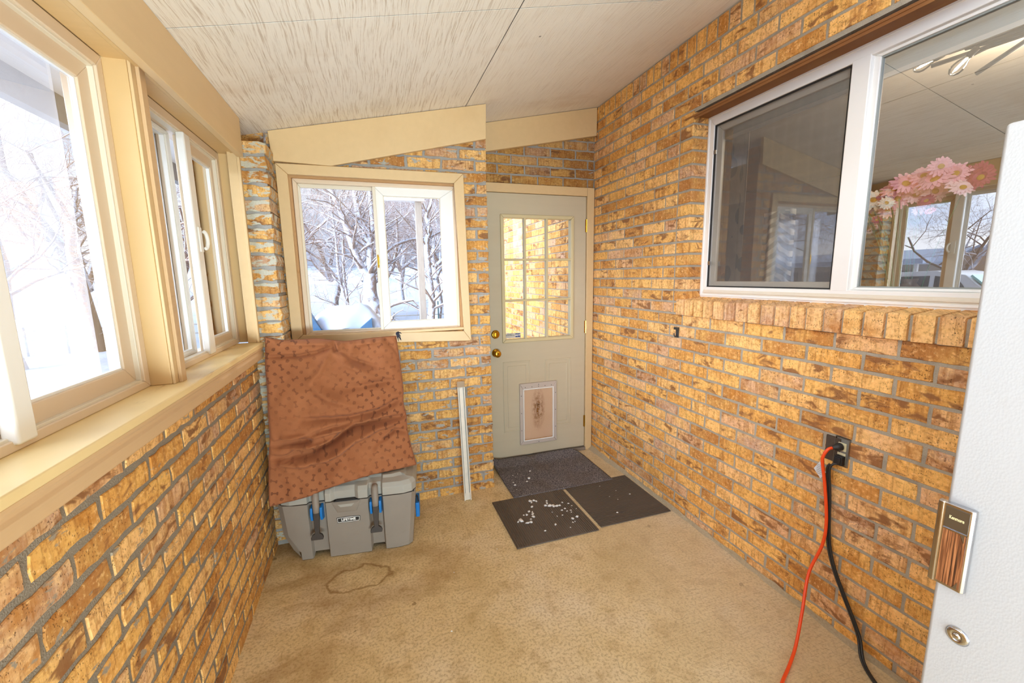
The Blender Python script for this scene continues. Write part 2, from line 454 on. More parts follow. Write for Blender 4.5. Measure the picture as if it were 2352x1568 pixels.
# short brick return in the left corner, thickly smeared with mortar
w = Wall(wall_frame('B', 2.40), .005, 31, .03)
zz = [.02+.0671*k for k in range(0, 32)]
for k in range(31):
    w.brick(-.60, -.441, zz[k]+.007, zz[k+1]-.007, .2, n=w.r.uniform(-.003, .003))
w.slab(-.60, -.446, -.02, 2.07, -.206, -.0045)
w.build('wall_corner', M['brick_s'], M['mort_b'], 'narrow brick return left of the back window, nearly covered with mortar')

# door wall: brickwork above the door
w = Wall(wall_frame('B', YD+.01), .0025, 41, .03)
zj = [2.092+.0665*k for k in range(0, 9)]
for k in range(len(zj)-1):
    w.courses(zj[k:k+2], max(XP-.10, XR-.01-(2.655-zj[k+1])/.215), XR-.004, .205, .80+(.1025 if k % 2 else 0), .012)
w.slab(XP-.10, XR+.02, 2.085, 2.45, -.12, -.005)
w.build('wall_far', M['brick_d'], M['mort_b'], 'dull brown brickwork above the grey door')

# ------------------------------------------------------------------ painted wood, vinyl, glass
def paint(name, col, wear=.0, streak=(3, 60, 3), rough=.42, bmp=.15):
    m = NT(name); o = m.obj()
    f = m.noise(m.mapping(o, streak), 1, 4, .6); g = m.noise(o, 3.5, 4)
    c = m.mix(f, tuple(x*.94 for x in col[:3])+(1,), tuple(min(1, x*1.05) for x in col[:3])+(1,))
    c = m.mix(m.math('MULTIPLY', m.step(g, .45, .75), .10+wear*.3), c, srgb('b98b52'))
    if wear:
        d = m.noise(m.mapping(o, (7, 2.2, 7)), 1, 5, .7, .5)
        c = m.mix(m.math('MULTIPLY', m.step(d, .60, .72), wear), c, srgb('a77a45'))
    return m.done(c, rough, m.bump(f, bmp, .0015), spec=.4)
M['trim'] = paint('trim_paint', srgb('d3b27e'))
M['trim2'] = paint('trim_paint_pale', srgb('d6b98b'), streak=(30, 3, 30))
M['sill'] = paint('sill_paint', srgb('ecd39b'), .55, (25, 2.5, 25), .35)
M['bare'] = paint('bare_pine', srgb('cfae84'), .35, (60, 2.0, 60), .6, .4)
M['rustwood'] = paint('worn_frame_edge', srgb('bd9263'), .8, (40, 20, 40), .7, .5)
M['almond'] = plain('almond_vinyl', srgb('dcc8ad'), .32, var=.02)
M['white_v'] = plain('white_vinyl', srgb('ecebe6'), .3, var=.015)
M['cream_v'] = plain('cream_vinyl', srgb('dfd6c3'), .35, var=.02)
M['gasket'] = plain('grey_gasket', srgb('8f948f'), .5)
M['black_rub'] = plain('black_rubber', srgb('1c1b1c'), .55)
M['steel'] = plain('brushed_steel', srgb('a9a9aa'), .28, 1)
M['brass'] = plain('polished_brass', srgb('d8a637'), .16, 1, var=.03)
M['rust'] = paint('rusty_lintel', srgb('8a5a30'), .7, (30, 8, 30), .7, .4)

def glass_mat(name, refl, tint=(1, 1, 1, 1)):
    m = NT(name)
    g = m.n('BsdfGlossy', {0: (1, 1, 1, 1)}); g.inputs['Roughness'].default_value = .004
    t = m.n('BsdfTransparent', {0: tint}); fr = m.n('Fresnel'); fr.inputs[0].default_value = 1.45
    f = m.math('ADD', m.math('MULTIPLY', fr.outputs[0], 1.6), refl, clamp=True)
    mx = m.n('MixShader'); m.put(mx.inputs[0], f); m.t.links.new(t.outputs[0], mx.inputs[1]); m.t.links.new(g.outputs[0], mx.inputs[2])
    m.t.links.new(mx.outputs[0], m.out.inputs[0]); return m.mat
M['glass'] = glass_mat('window_glass', .0)
M['glass_house'] = glass_mat('coated_house_glass', .31, (.90, .91, .90, 1))

def screen_mat(name, cover, col, trans=0.0):
    m = NT(name); o = m.obj()
    d = m.n('BsdfDiffuse', {0: col}); t = m.n('BsdfTransparent')
    # woven mesh: threads 1.6 mm apart
    sx = m.n('SeparateXYZ', {0: o})
    a = m.math('ABSOLUTE', m.math('SINE', m.math('MULTIPLY', sx.outputs[1], 1900.0))); b = m.math('ABSOLUTE', m.math('SINE', m.math('MULTIPLY', sx.outputs[2], 1900.0)))
    th = m.math('GREATER_THAN', m.math('MAXIMUM', a, b), math.cos(cover*.5*math.pi*.5))
    f = m.math('ADD', m.math('MULTIPLY', th, .5), cover*.5)
    f = m.math('ADD', f, m.math('MULTIPLY', m.math('SUBTRACT', m.noise(o, 7, 3), .5), .12), clamp=True)
    if trans:
        tr_ = m.n('BsdfTranslucent', {0: col}); m2 = m.n('MixShader', {0: trans}); m.t.links.new(d.outputs[0], m2.inputs[1]); m.t.links.new(tr_.outputs[0], m2.inputs[2]); d = m2
    mx = m.n('MixShader'); m.put(mx.inputs[0], f); m.t.links.new(t.outputs[0], mx.inputs[1]); m.t.links.new(d.outputs[0], mx.inputs[2])
    m.t.links.new(mx.outputs[0], m.out.inputs[0]); return m.mat
M['screen'] = screen_mat('insect_screen', .27, (.90, .91, .93, 1), .75)  # mesh made pale and translucent so its colour gives the bright outdoor haze
M['screen_dark'] = screen_mat('dark_insect_screen', .42, (.17, .165, .16, 1))

# ------------------------------------------------------------------ floor and ceiling
m = NT('old_concrete'); o = m.obj()
n1 = m.noise(o, 2.1, 6, .6); n2 = m.noise(o, 11, 5, .65); n3 = m.noise(o, 90, 3, .6); n4 = m.noise(o, 330, 2)
c = m.ramp(n1, [(.28, srgb('cdb37c')), (.48, srgb('e6d09f')), (.72, srgb('efe0bf'))])
c = m.mix(m.math('MULTIPLY', m.step(n2, .48, .72), .55), c, srgb('b6955f'))
c = m.mix(m.math('MULTIPLY', m.step(n3, .44, .66), .55), c, srgb('a98b5c'))
c = m.mix(m.math('MULTIPLY', m.step(n4, .52, .7), .4), c, srgb('f0e2c4'))
sx = m.n('SeparateXYZ', {0: o})
# rusty stain on the left side by the wall and under the cooler
lf = m.math('MULTIPLY', m.step(m.math('MULTIPLY', sx.outputs[0], -1.0), -.25, .5), m.step(m.noise(m.mapping(o, (2.5, 4, 2.5)), 1, 5, .65, .8), .42, .68))
c = m.mix(m.math('MULTIPLY', lf, .6), c, srgb('9a7340'))
# ring stain in front of the cooler
def ring_stain(cx_, cy_, rx, ry, wd, amt, colr, c):
    p = m.n('CombineXYZ', {0: m.math('DIVIDE', m.math('SUBTRACT', sx.outputs[0], cx_), rx), 1: m.math('DIVIDE', m.math('SUBTRACT', sx.outputs[1], cy_), ry)}).outputs[0]
    d = m.math('ADD', m.vmath('LENGTH', p), m.math('MULTIPLY', m.math('SUBTRACT', m.noise(o, 14, 4), .5), .9))
    f = m.math('SUBTRACT', 1.0, m.math('DIVIDE', m.math('ABSOLUTE', m.math('SUBTRACT', d, 1.0)), wd), clamp=True)
    return m.mix(m.math('MULTIPLY', f, amt), c, colr)
c = ring_stain(-.14, 1.98, .14, .085, .13, .8, srgb('8d6736'), c)
c = ring_stain(-.02, 1.96, .30, .16, .5, .4, srgb('9a7340'), c)
c = ring_stain(1.08, .93, .05, .04, .18, .45, srgb('94754a'), c)
# small dark spots
sp_ = m.n('TexVoronoi', {0: o}, feature='F1'); sp_.inputs['Scale'].default_value = 9; sp_.inputs['Randomness'].default_value = 1
rr = m.n('SeparateColor', {0: sp_.outputs['Color']})
f = m.math('MULTIPLY', m.math('LESS_THAN', m.math('ADD', sp_.outputs['Distance'], m.math('MULTIPLY', m.noise(o, 70, 2), .12)), m.math('MULTIPLY', rr.outputs[0], .17)), m.math('GREATER_THAN', rr.outputs[1], .45))
c = m.mix(m.math('MULTIPLY', f, .6), c, srgb('7d5f38'))
cr = m.n('TexVoronoi', {0: m.vmath('ADD', o, m.vmath('SCALE', m.n('TexNoise', {'Vector': o, 'Scale': 5.0}).outputs[1], .28))}, feature='DISTANCE_TO_EDGE'); cr.inputs['Scale'].default_value = 1.1
c = m.mix(m.math('MULTIPLY', m.math('LESS_THAN', cr.outputs[0], .0012), .25), c, srgb('7a6544'))
br = m.noise(m.mapping(o, (16, 210, 1), rot=(0, 0, .2)), 1, 3, .6)
brm = m.math('MULTIPLY', br, m.step(sx.outputs[0], .6, 1.4))
c = m.mix(m.math('MULTIPLY', m.step(sx.outputs[0], .7, 1.5), .35), c, srgb('c9b9a0'))
c = m.mix(m.math('MULTIPLY', m.step(brm, .5, .7), .35), c, srgb('a08b6a'))
M['floor'] = m.done(c, .68, m.bump(m.math('ADD', m.math('ADD', m.math('MULTIPLY', n3, .5), m.math('MULTIPLY', brm, 1.0)), m.math('MULTIPLY', n4, .4)), .35, .004), spec=.35)
b = MB(); b.box((XL-.05, -3.2, -.12), (XR+.02, YD+.1, 0))
tag(b.build('floor', M['floor']), 'stained tan concrete floor of the porch', 'floor', kind='structure')
b = MB()
pts = []
rr_ = random.Random(4)
for side in (0, 1):
    pass
N_ = 60; L_ = []
for i in range(N_+1):
    yy = .2+(YD-.2)*i/N_; L_.append((XR-.004-rr_.uniform(0, .010)-(.03 if i > 46 else 0)*(i-46)/14, yy))
V_ = []
for (xx, yy) in L_: V_ += [(xx, yy, .0), (XR-.002, yy, .0), (xx+.004, yy, .006+rr_.uniform(0, .006)), (XR-.002, yy, .02+rr_.uniform(0, .01))]
Fc = []
for i in range(N_):
    a = 4*i; e = 4*(i+1); Fc += [(a+2, a+3, e+3, e+2), (a, a+2, e+2, e)]
b.add(V_, Fc); b.uv = None or []
mo = NT('crumbled_mortar'); oo = mo.obj(); ff = mo.noise(oo, 120, 4)
M['crumb'] = mo.done(mo.mix(ff, srgb('9a8a70'), srgb('c4b496')), .9, mo.bump(ff, .8, .006))
tag(b.build('trim_1', M['crumb']), 'ragged mortar strip along the foot of the right brick wall', 'trim', kind='structure')

m = NT('painted_plywood'); o = m.obj()
wv = m.vmath('ADD', o, m.vmath('SCALE', m.n('TexNoise', {'Vector': m.mapping(o, (5, 2.0, 5)), 'Scale': 1.0, 'Detail': 2.0}).outputs[1], .05))
gr = m.noise(m.mapping(wv, (190, 5.5, 6)), 1, 5, .7)
kn = m.n('TexVoronoi', {0: m.mapping(o, (3.1, 1.9, .001), (.3, .45, 0))}); kn.inputs['Scale'].default_value = 1.15
kd = m.math('ADD', kn.outputs['Distance'], m.math('MULTIPLY', m.math('SUBTRACT', m.noise(m.mapping(o, (6, 3, 6)), 1, 2), .5), .30))
rg = m.math('MULTIPLY', m.math('SINE', m.math('MULTIPLY', kd, 230.0)), m.math('SUBTRACT', 1.0, m.step(kd, .10, .34)))
sx = m.n('SeparateXYZ', {0: o})
leftw = m.math('SUBTRACT', 1.0, m.step(sx.outputs[0], .35, .75))
c = m.mix(m.noise(o, 2.4, 4), srgb('e4dbcc'), srgb('efe9de'))
c = m.mix(m.math('MULTIPLY', m.step(gr, .48, .66), m.math('ADD', .26, m.math('MULTIPLY', leftw, .34))), c, srgb('a98f6f'))
c = m.mix(m.math('MULTIPLY', m.math('MULTIPLY', m.step(rg, .35, .95), leftw), .40), c, srgb('a0845f'))
c = m.mix(m.math('MULTIPLY', m.step(m.noise(m.mapping(o, (2, 3.2, 2)), 1, 5, .6), .56, .75), .30), c, srgb('c4ab8c'))
vn = m.n('TexVoronoi', {0: o}); vn.inputs['Scale'].default_value = 3.6; vr = m.n('SeparateColor', {0: vn.outputs['Color']})
c = m.mix(m.math('MULTIPLY', m.math('LESS_THAN', vn.outputs['Distance'], m.math('MULTIPLY', vr.outputs[0], .030)), .75), c, srgb('4d3d2a'))
M['ply'] = m.done(c, .55, m.bump(m.math('ADD', gr, m.math('MULTIPLY', rg, .25)), .5, .004), spec=.35)
M['dark'] = plain('seam_shade', srgb('1c1712'), .95)
b = MB()
def cpanel(x0, x1, y0, y1, z_off=0, th=.012, m_=0):
    b.prism([(x0, y0, ceil_z(x0)+z_off), (x1, y0, ceil_z(x1)+z_off), (x1, y1, ceil_z(x1)+z_off), (x0, y1, ceil_z(x0)+z_off)], (0, 0, th), m_)
CY0 = -.10
for (x0, x1) in ((XL-.02, .597), (.601, XR+.12)):
    for (y0, y1) in ((CY0, 1.636), (1.6405, YD+.2)): cpanel(x0, x1, y0, y1)
cpanel(XL-.02, XR+.12, CY0, YD+.2, .0125, .10, 1)
b_s = .0015
for (x0, x1, y0, y1) in ((.597, .601, CY0, YD+.2), (XL-.02, .597, 1.636, 1.6405), (.601, XR+.12, 1.636, 1.6405)): cpanel(x0, x1, y0, y1, b_s, .011, 1)  # dark strips fill the seams, standing in for the shade of open gaps
ceil_o = tag(b.build('ceiling', [M['ply'], M['dark']]), 'sloping ceiling of cream painted plywood panels with dark strips as seam shade', 'ceiling', kind='structure')
# eave beyond the left windows: pale soffit and grey fascia
b = MB(); b.prism([(-1.06, CY0, 2.13), (XL-.15, CY0, 2.13), (XL-.15, 3.3, 2.13), (-1.06, 3.3, 2.13)], (0, 0, .03))
M['soffit'] = plain('white_soffit', srgb('e9e6df'), .6)
M['fascia'] = plain('weathered_fascia', srgb('8f8b86'), .7, var=.15, scale=30)
sf = b.build('trim_2', M['soffit']); tag(sf, 'pale soffit under the roof edge outside the left windows', 'trim', kind='structure')
b = MB(); b.box((-1.09, CY0, 2.03), (-1.05, 3.3, 2.19)); tag(b.build('trim_3', M['fascia']), 'grey fascia board at the roof edge outside the left windows', 'trim', kind='structure')
b = MB(); b.prism([(XL-.14, CY0, 2.04), (XL-.02, CY0, 2.04), (XL-.02, CY0, 2.18), (XL-.14, CY0, 2.18)], (0, 3.3, 0)); tag(b.build('trim_4', M['trim']), 'head beam above the left windows', 'trim', kind='structure')

# ------------------------------------------------------------------ left window wall: ledge, mouldings, post, header
SZ = 1.127
b = MB(); b.box((-.74, -1.3, SZ-.022), (-.533, 2.398, SZ))
sill = tag(b.build('trim_5', M['sill'], bevel=.004), 'long cream window ledge along the left wall, scuffed and stained', 'ledge', kind='structure')
b = MB(); prof = [(-.60, SZ-.022), (-.536, SZ-.022), (-.536, SZ-.030), (-.541, SZ-.036), (-.541, SZ-.043), (-.536, SZ-.050), (-.540, SZ-.078), (-.552, SZ-.088), (-.60, SZ-.09)]
b.prism([(x, -1.3, z) for x, z in prof], (0, 3.69, 0))
b.build('apron_moulding', M['bare'], sill, bevel=.0015)
b = MB(); b.box((-.74, -1.3, SZ), (-.60, .098, 2.15)); tag(b.build('trim_13', M['trim']), 'unseen yellow panel added before the first left window to keep light off the freezer', 'panel', kind='structure')  # unseen panel added to keep light off the freezer
# post between the two left windows with its two cover strips
b = MB(); b.box((-.74, 1.508, SZ), (-.592, 1.60, 2.045)); post = tag(b.build('trim_6', M['trim'], bevel=.003), 'yellow painted post between the two left windows', 'post', kind='structure')
b = MB(); b.box((-.592, 1.510, SZ), (-.584, 1.558, 2.045)); b.build('cover_strip', M['trim2'], post, bevel=.002)
b = MB(); b.box((-.584, 1.532, SZ), (-.574, 1.566, 2.04)); b.build('cover_strip', M['bare'], post, bevel=.002)
# right end post at the corner
b = MB(); b.box((-.74, 2.428, SZ), (-.560, 2.60, 2.05)); post2 = tag(b.build('trim_7', M['trim'], bevel=.003), 'yellow painted corner post right of the left windows', 'post', kind='structure')
b = MB(); b.box((-.560, 2.378, SZ), (-.548, 2.399, 2.05)); b.box((-.60, 2.385, SZ), (-.56, 2.43, 2.05)); b.build('cover_strip', M['trim2'], post2, bevel=.002)
# window head lining, casing strip and the deep header board
b = MB(); b.box((-.645, -.2, 2.035), (-.575, 2.43, 2.055)); b.box((-.585, -.2, 2.03), (-.572, 2.40, 2.075)); b.box((-.568, -.2, 2.045), (-.560, 2.40, 2.10))
tag(b.build('trim_8', M['trim'], bevel=.002), 'yellow lining strip over the left windows', 'trim', kind='structure')
b = MB(); b.prism([(-.556, -.2, 2.012), (-.530, -.2, 2.012), (-.530, -.2, 2.186), (-.556, -.2, 2.181)], (0, 2.575, 0))
tag(b.build('trim_9', M['trim2'], bevel=.0025), 'deep yellow header board running along the top of the left windows', 'board', kind='structure')

# sloping boards on the window wall and over the door
def slope_board(pts, y0, y1, name, label):
    b = MB(); b.prism([(x, y0, z) for x, z in pts], (0, y1-y0, 0)); return tag(b.build(name, M['trim2'], bevel=.0025), label, 'board', kind='structure')
slope_board([(-.446, 2.054), (-.16, 2.047), (.716, 2.257), (.722, ceil_z(.722)-.003), (-.454, ceil_z(-.454)-.003)], YB-.030, YB-.006, 'trim_10', 'yellow sloping board above the back window')
slope_board([(.68, 2.262), (XR-.006, 2.462), (XR-.004, ceil_z(XR-.004)-.003), (.68, ceil_z(.68)-.003)], YD-.032, YD+.004, 'trim_11', 'yellow sloping board over the grey door')

# ------------------------------------------------------------------ slider windows
def ring_o(name, F, u0, u1, v0, v1, wd, n0, n1, mat, parent, bev=.003):
    l, r, bb, t = wd if isinstance(wd, tuple) else (wd,)*4
    b = MB(); b.ring(F, u0, u1, v0, v1, l, r, bb, t, n0, n1); return b.build(name, mat, parent, bevel=bev)
def pane_o(name, F, u0, u1, v0, v1, n, mat, parent, th=.004):
    b = MB(); b.add([F(u0, v0, n), F(u1, v0, n), F(u1, v1, n), F(u0, v1, n)], [(0, 1, 2, 3)]); return b.build(name, mat, parent)

FL = wall_frame('L', -.645)
def left_window(name, label, u0, u1, sashes, stile, latch=None):
    r = empty(name, (-.68, (u0+u1)/2, SZ), label, 'window', kind='structure')
    ring_o('frame', FL, u0, u1, SZ, 2.035, (.030, .030, .022, .034), -.08, 0, M['almond'], r)
    ring_o('frame_lip', FL, u0+.028, u1-.028, SZ+.020, 2.003, .008, -.03, -.006, M['cream_v'], r, .002)
    for (a, c, n, mat, wd, scr) in sashes:
        s_ = ring_o('sash', FL, a, c, SZ+.022, 1.998, wd, n-.022, n, mat, r)
        l, rr2, bb, t = wd
        ring_o('glazing_bead', FL, a+l-.001, c-rr2+.001, SZ+.022+bb-.001, 1.998-t+.001, .007, n-.014, n-.005, M['white_v'], s_, .001)
        pane_o('glass_pane', FL, a+l, c-rr2, SZ+.022+bb, 1.998-t, n-.012, M['glass'], s_)
        if scr: pane_o('insect_screen', FL, a+l-.01, c-rr2+.01, SZ+.03, 1.99, -.074, M['screen'], r)
    a, c, n = stile
    b = MB(); b.fbox(FL, a, c, SZ+.012, 2.0, n-.028, n); st = b.build('meeting_stile', M['white_v'], r, bevel=.006, seg=3)
    if latch is not None:
        b = MB(); b.fbox(FL, (a+c)/2-.014, (a+c)/2+.014, latch-.048, latch+.05, n, n+.006)
        pts = []
        for i in range(9):
            t = math.pi*i/8; pts.append(FL((a+c)/2+.012+.016*math.sin(t), latch+.034*math.cos(t), n+.012+.006*math.sin(t)))
        b.tube(pts, .0075, 8)
        b.build('latch', M['white_v'], r, bevel=.002)
    return r
left_window('window_1', 'nearest left window, a wide almond slider with an insect screen', .10, 1.507,
            [(.985, 1.478, -.018, M['almond'], (.052, .056, .048, .050), True), (.13, 1.03, -.046, M['almond'], (.04, .04, .03, .03), True)], (.992, 1.040, .010))
left_window('window_2', 'left window nearer the corner, with the white meeting stile and latch', 1.600, 2.428,
            [(1.63, 2.02, -.046, M['white_v'], (.020, .030, .014, .014), False), (2.035, 2.40, -.020, M['almond'], (.050, .036, .040, .044), False)], (1.992, 2.052, .010), 1.60)

# back window
FB = wall_frame('B', YB)
r = empty('window_3', (.08, YB, 1.1), 'sliding window in the back wall with a yellow casing, snowy garden behind it', 'window', kind='structure')
cas = [(-.436, 1.078), (.590, 1.034), (.573, 2.052), (-.436, 2.047)]; inn = [(-.380, 1.128), (.544, 1.100), (.513, 1.993), (-.380, 1.993)]
for i in range(4):
    j = (i+1) % 4; b = MB()
    b.prism([(p[0], YB-.022, p[1]) for p in (cas[i], cas[j], inn[j], inn[i])], (0, .018, 0)); b.build('casing', M['trim2'], r, bevel=.004)
b = MB(); b.ring(FB, -.383, .545, 1.10, 1.996, .014, .014, .012, .014, -.075, -.004); b.build('jamb_lining', M['rustwood'], r)
b = MB(); b.fbox(FB, -.380, .545, 1.108, 1.124, -.07, .016); b.build('stool', M['trim2'], r, bevel=.003)
ring_o('frame', FB, -.368, .530, 1.118, 1.984, (.022, .020, .016, .024), -.085, -.022, M['almond'], r)
s_ = ring_o('sash', FB, -.348, .082, 1.130, 1.962, (.014, .032, .012, .022), -.062, -.048, M['cream_v'], r)
pane_o('glass_pane', FB, -.336, .052, 1.14, 1.942, -.055, M['glass'], s_)
s_ = ring_o('sash', FB, .052, .512, 1.130, 1.964, (.052, .078, .046, .052), -.046, -.026, M['white_v'], r)
ring_o('glazing_bead', FB, .102, .436, 1.174, 1.914, .006, -.040, -.034, M['cream_v'], s_, .001)
pane_o('glass_pane', FB, .104, .434, 1.176, 1.912, -.036, M['glass'], s_)
b = MB(); b.fbox(FB, .044, .062, 1.13, 1.96, -.050, -.020); b.build('meeting_stile', M['cream_v'], r, bevel=.003)
b = MB(); b.fbox(FB, .049, .057, 1.50, 1.575, -.020, -.016); b.tube([FB(.053, 1.51, -.016), FB(.058, 1.515, -.008), FB(.058, 1.56, -.008), FB(.053, 1.565, -.016)], .0018, 6); b.build('latch', M['brass'], r)

# house window in the right wall
FR = wall_frame('R', XR+.10)
r = empty('window_4', (XR+.1, 1.1, 1.3), 'wide white vinyl house window in the right brick wall, screen on its left half', 'window', kind='structure')
ring_o('frame', FR, .30, 1.937, 1.299, 2.268, (.05, .052, .062, .062), -.05, 0, M['white_v'], r, .004)
ring_o('frame_step', FR, .31, 1.925, 1.312, 2.255, .012, -.01, .006, M['white_v'], r, .003)
b = MB(); b.fbox(FR, .34, 1.90, 1.330, 1.336, -.003, .008); b.fbox(FR, .34, 1.90, 1.318, 1.345, -.002, .0022); b.build('sill_track', M['cream_v'], r, bevel=.001)
b = MB(); b.fbox(FR, 1.148, 1.214, 1.355, 2.215, -.045, .001); b.build('mullion', M['white_v'], r, bevel=.004)
s_ = ring_o('sash', FR, 1.206, 1.887, 1.361, 2.208, (.030, .034, .03, .034), -.048, -.028, M['cream_v'], r)
pane_o('glass_pane', FR, 1.236, 1.853, 1.391, 2.174, -.036, M['glass_house'], s_)
sc = ring_o('screen_frame', FR, 1.216, 1.886, 1.361, 2.206, .006, -.016, -.006, M['black_rub'], r, .001)
pane_o('insect_screen', FR, 1.22, 1.88, 1.365, 2.20, -.011, M['screen_dark'], sc)
b = MB()
for zz_ in (1.48, 2.06): b.fbox(FR, 1.868, 1.884, zz_, zz_+.02, -.008, -.002)
b.build('screen_clip', M['steel'], sc)
s_ = ring_o('sash', FR, .345, 1.150, 1.361, 2.208, (.02, .022, .010, .012), -.046, -.018, M['white_v'], r)
ring_o('glazing_bead', FR, .362, 1.132, 1.368, 2.198, .008, -.034, -.024, M['gasket'], s_, .001)
pane_o('glass_pane', FR, .37, 1.124, 1.376, 2.19, -.030, M['glass_house'], s_)
# steel lintel
b = MB(); b.box((XR-.002, .2, 2.252), (XR+.105, 1.99, 2.262)); b.box((XR+.001, .2, 2.24), (XR+.005, 1.935, 2.262))
tag(b.build('trim_12', M['rust']), 'rusty brown lintel above the white house window', 'lintel', kind='structure')

# ------------------------------------------------------------------ grey door with pet flap
FD = wall_frame('B', YD)
M['door'] = paint('door_paint', srgb('c3b79c'), .0, (3, 3, 20), .4, .05)
M['door_trim'] = plain('door_glass_trim', srgb('cfc096'), .4, var=.03)
r = empty('door_1', (1.2, YD, .03), 'grey beige entry door with nine panes and a pet door', 'door', kind='structure')
DX0, DX1, DZ0, DZ1 = .792, 1.604, .034, 2.026
b = MB(); GX0, GX1, GZ0, GZ1 = .912, 1.498, .942, 1.880
for (a, c, d, e) in ((DX0, DX1, DZ0, GZ0+.02), (DX0, DX1, GZ1-.02, DZ1), (DX0, GX0+.02, GZ0+.02, GZ1-.02), (GX1-.02, DX1, GZ0+.02, GZ1-.02)): b.fbox(FD, a, c, d, e, -.044, 0)
slab = b.build('slab', M['door'], r)
# pressed panels
def pressed(u0, u1, v0, v1):
    b = MB(); wdt = .012
    b.ring(FD, u0, u1, v0, v1, wdt, wdt, wdt, wdt, -.002, .0035)
    b.ring(FD, u0+.034, u1-.034, v0+.034, v1-.034, .006, .006, .006, .006, -.002, .003)
    p = b.build('pressed_panel', M['door'], r, bevel=.003)
pressed(.912, 1.134, .235, .796); pressed(1.258, 1.482, .240, .790)
fr_ = ring_o('glass_frame', FD, GX0, GX1, GZ0, GZ1, .026, -.04, .012, M['door_trim'], r, .005)
for u_ in (1.100, 1.276):
    b = MB(); b.fbox(FD, u_-.008, u_+.008, GZ0+.02, GZ1-.02, -.03, .008); b.build('muntin', M['door_trim'], fr_, bevel=.003)
for v_ in (1.258, 1.558):
    b = MB(); b.fbox(FD, GX0+.02, GX1-.02, v_-.008, v_+.008, -.03, .009); b.build('muntin', M['door_trim'], fr_, bevel=.003)
pane_o('glass_pane', FD, GX0+.02, GX1-.02, GZ0+.02, GZ1-.02, -.016, M['glass'], fr_)
b = MB(); b.fbox(FD, .932, 1.062, .975, 1.012, -.014, -.0125); st = b.build('sticker', plain('sticker_paper', srgb('c9c3bb'), .5), r); tag(st, 'small grey and blue security sticker in the corner of the lowest left pane')
b = MB(); b.fbox(FD, 1.02, 1.058, .979, 1.008, -.0125, -.0118); b.build('blue_field', plain('sticker_blue', srgb('2a3a78'), .5), st)
def text(name, s, size, mat, parent, origin, xdir, ydir, extr=.0005, bold=0, align='CENTER', spacing=1.0, sx_=1.0):
    cu = bpy.data.curves.new(name, 'FONT'); cu.body = s; cu.size = size; cu.extrude = extr; cu.align_x = align; cu.align_y = 'CENTER'; cu.offset = bold; cu.space_character = spacing
    cu.materials.append(mat); o = bpy.data.objects.new(name, cu); COL.objects.link(o)
    X = Vector(xdir).normalized(); Y = Vector(ydir).normalized(); Z = X.cross(Y)
    mw = Matrix(((X.x*sx_, Y.x, Z.x, origin[0]), (X.y*sx_, Y.y, Z.y, origin[1]), (X.z*sx_, Y.z, Z.z, origin[2]), (0, 0, 0, 1)))
    o.parent = parent
    pw = parent_world(parent); o.matrix_parent_inverse = Matrix.LocRotScale(pw[0], pw[1], None).inverted()
    o.matrix_basis = mw
    return text_mesh(o)
M['white_p'] = plain('white_print', srgb('f4f4f0'), .5)
M['blk_p'] = plain('black_print', srgb('20201f'), .5)
text('lettering', 'ADT', .020, M['white_p'], st, (1.039, YD+.0113, .994), (1, 0, 0), (0, 0, 1), bold=.0006)
text('lettering', 'SECURITY\nMONITORED BY', .0095, M['blk_p'], st, (.976, YD+.0118, 1.0), (1, 0, 0), (0, 0, 1))
# pet door
r2 = ring_o('pet_door', FD, 1.040, 1.352, .120, .616, (.030, .030, .036, .048), -.004, .014, plain('pet_door_frame', srgb('bdb0a4'), .45), r, .004)
ring_o('inner_rim', FD, 1.068, 1.324, .150, .572, .007, .006, .017, M['white_v'], r2, .001)
m = NT('stained_flap'); o = m.obj(); sx = m.n('SeparateXYZ', {0: o})
px_ = m.n('CombineXYZ', {0: m.math('DIVIDE', m.math('SUBTRACT', sx.outputs[0], 1.195), .050), 1: m.math('DIVIDE', m.math('SUBTRACT', sx.outputs[2], .40), .15)}).outputs[0]
d = m.math('SUBTRACT', 1.25, m.vmath('LENGTH', px_), clamp=True)
stn = m.math('MULTIPLY', d, m.step(m.noise(m.mapping(o, (45, 45, 28)), 1, 5, .7), .38, .62))
c = m.mix(m.noise(o, 5, 3), srgb('f6dcba'), srgb('fbe8cf'))
c = m.mix(m.math('MULTIPLY', stn, 1.1, clamp=True), c, srgb('b87f3a'))
c = m.mix(m.math('MULTIPLY', m.math('SUBTRACT', m.math('MULTIPLY', d, m.noise(o, 26, 4)), .52, clamp=True), 6.0, clamp=True), c, srgb('8e5a22'))
p = m.n('BsdfPrincipled', {'Base Color': c, 'Roughness': .4}); tl = m.n('BsdfTranslucent', {0: c}); mx = m.n('MixShader', {0: .6}); m.t.links.new(p.outputs[0], mx.inputs[1]); m.t.links.new(tl.outputs[0], mx.inputs[2]); m.t.links.new(mx.outputs[0], m.out.inputs[0])
fl_b = MB(); fl_b.fbox(FD, 1.074, 1.318, .160, .566, .002, .007); fl_b.build('flap', m.mat, r2)
b = MB(); b.fbox(FD, 1.078, 1.312, .150, .160, .001, .014); b.build('flap_weight', M['rustwood'], r2)
b = MB()
for (uu, vv) in [(1.196, .600), (1.196, .132)]+[(1.052, z_) for z_ in (.24, .38, .52)]+[(1.340, z_) for z_ in (.24, .38, .52)]+[(1.085+.055*i, .585) for i in range(5)]: b.lathe(FD(uu, vv, .013), (0, -1, 0), [(.004, 0), (.004, .002), (.002, .003)], 8)
b.build('screws', plain('grey_screws', srgb('75706c'), .4), r2)
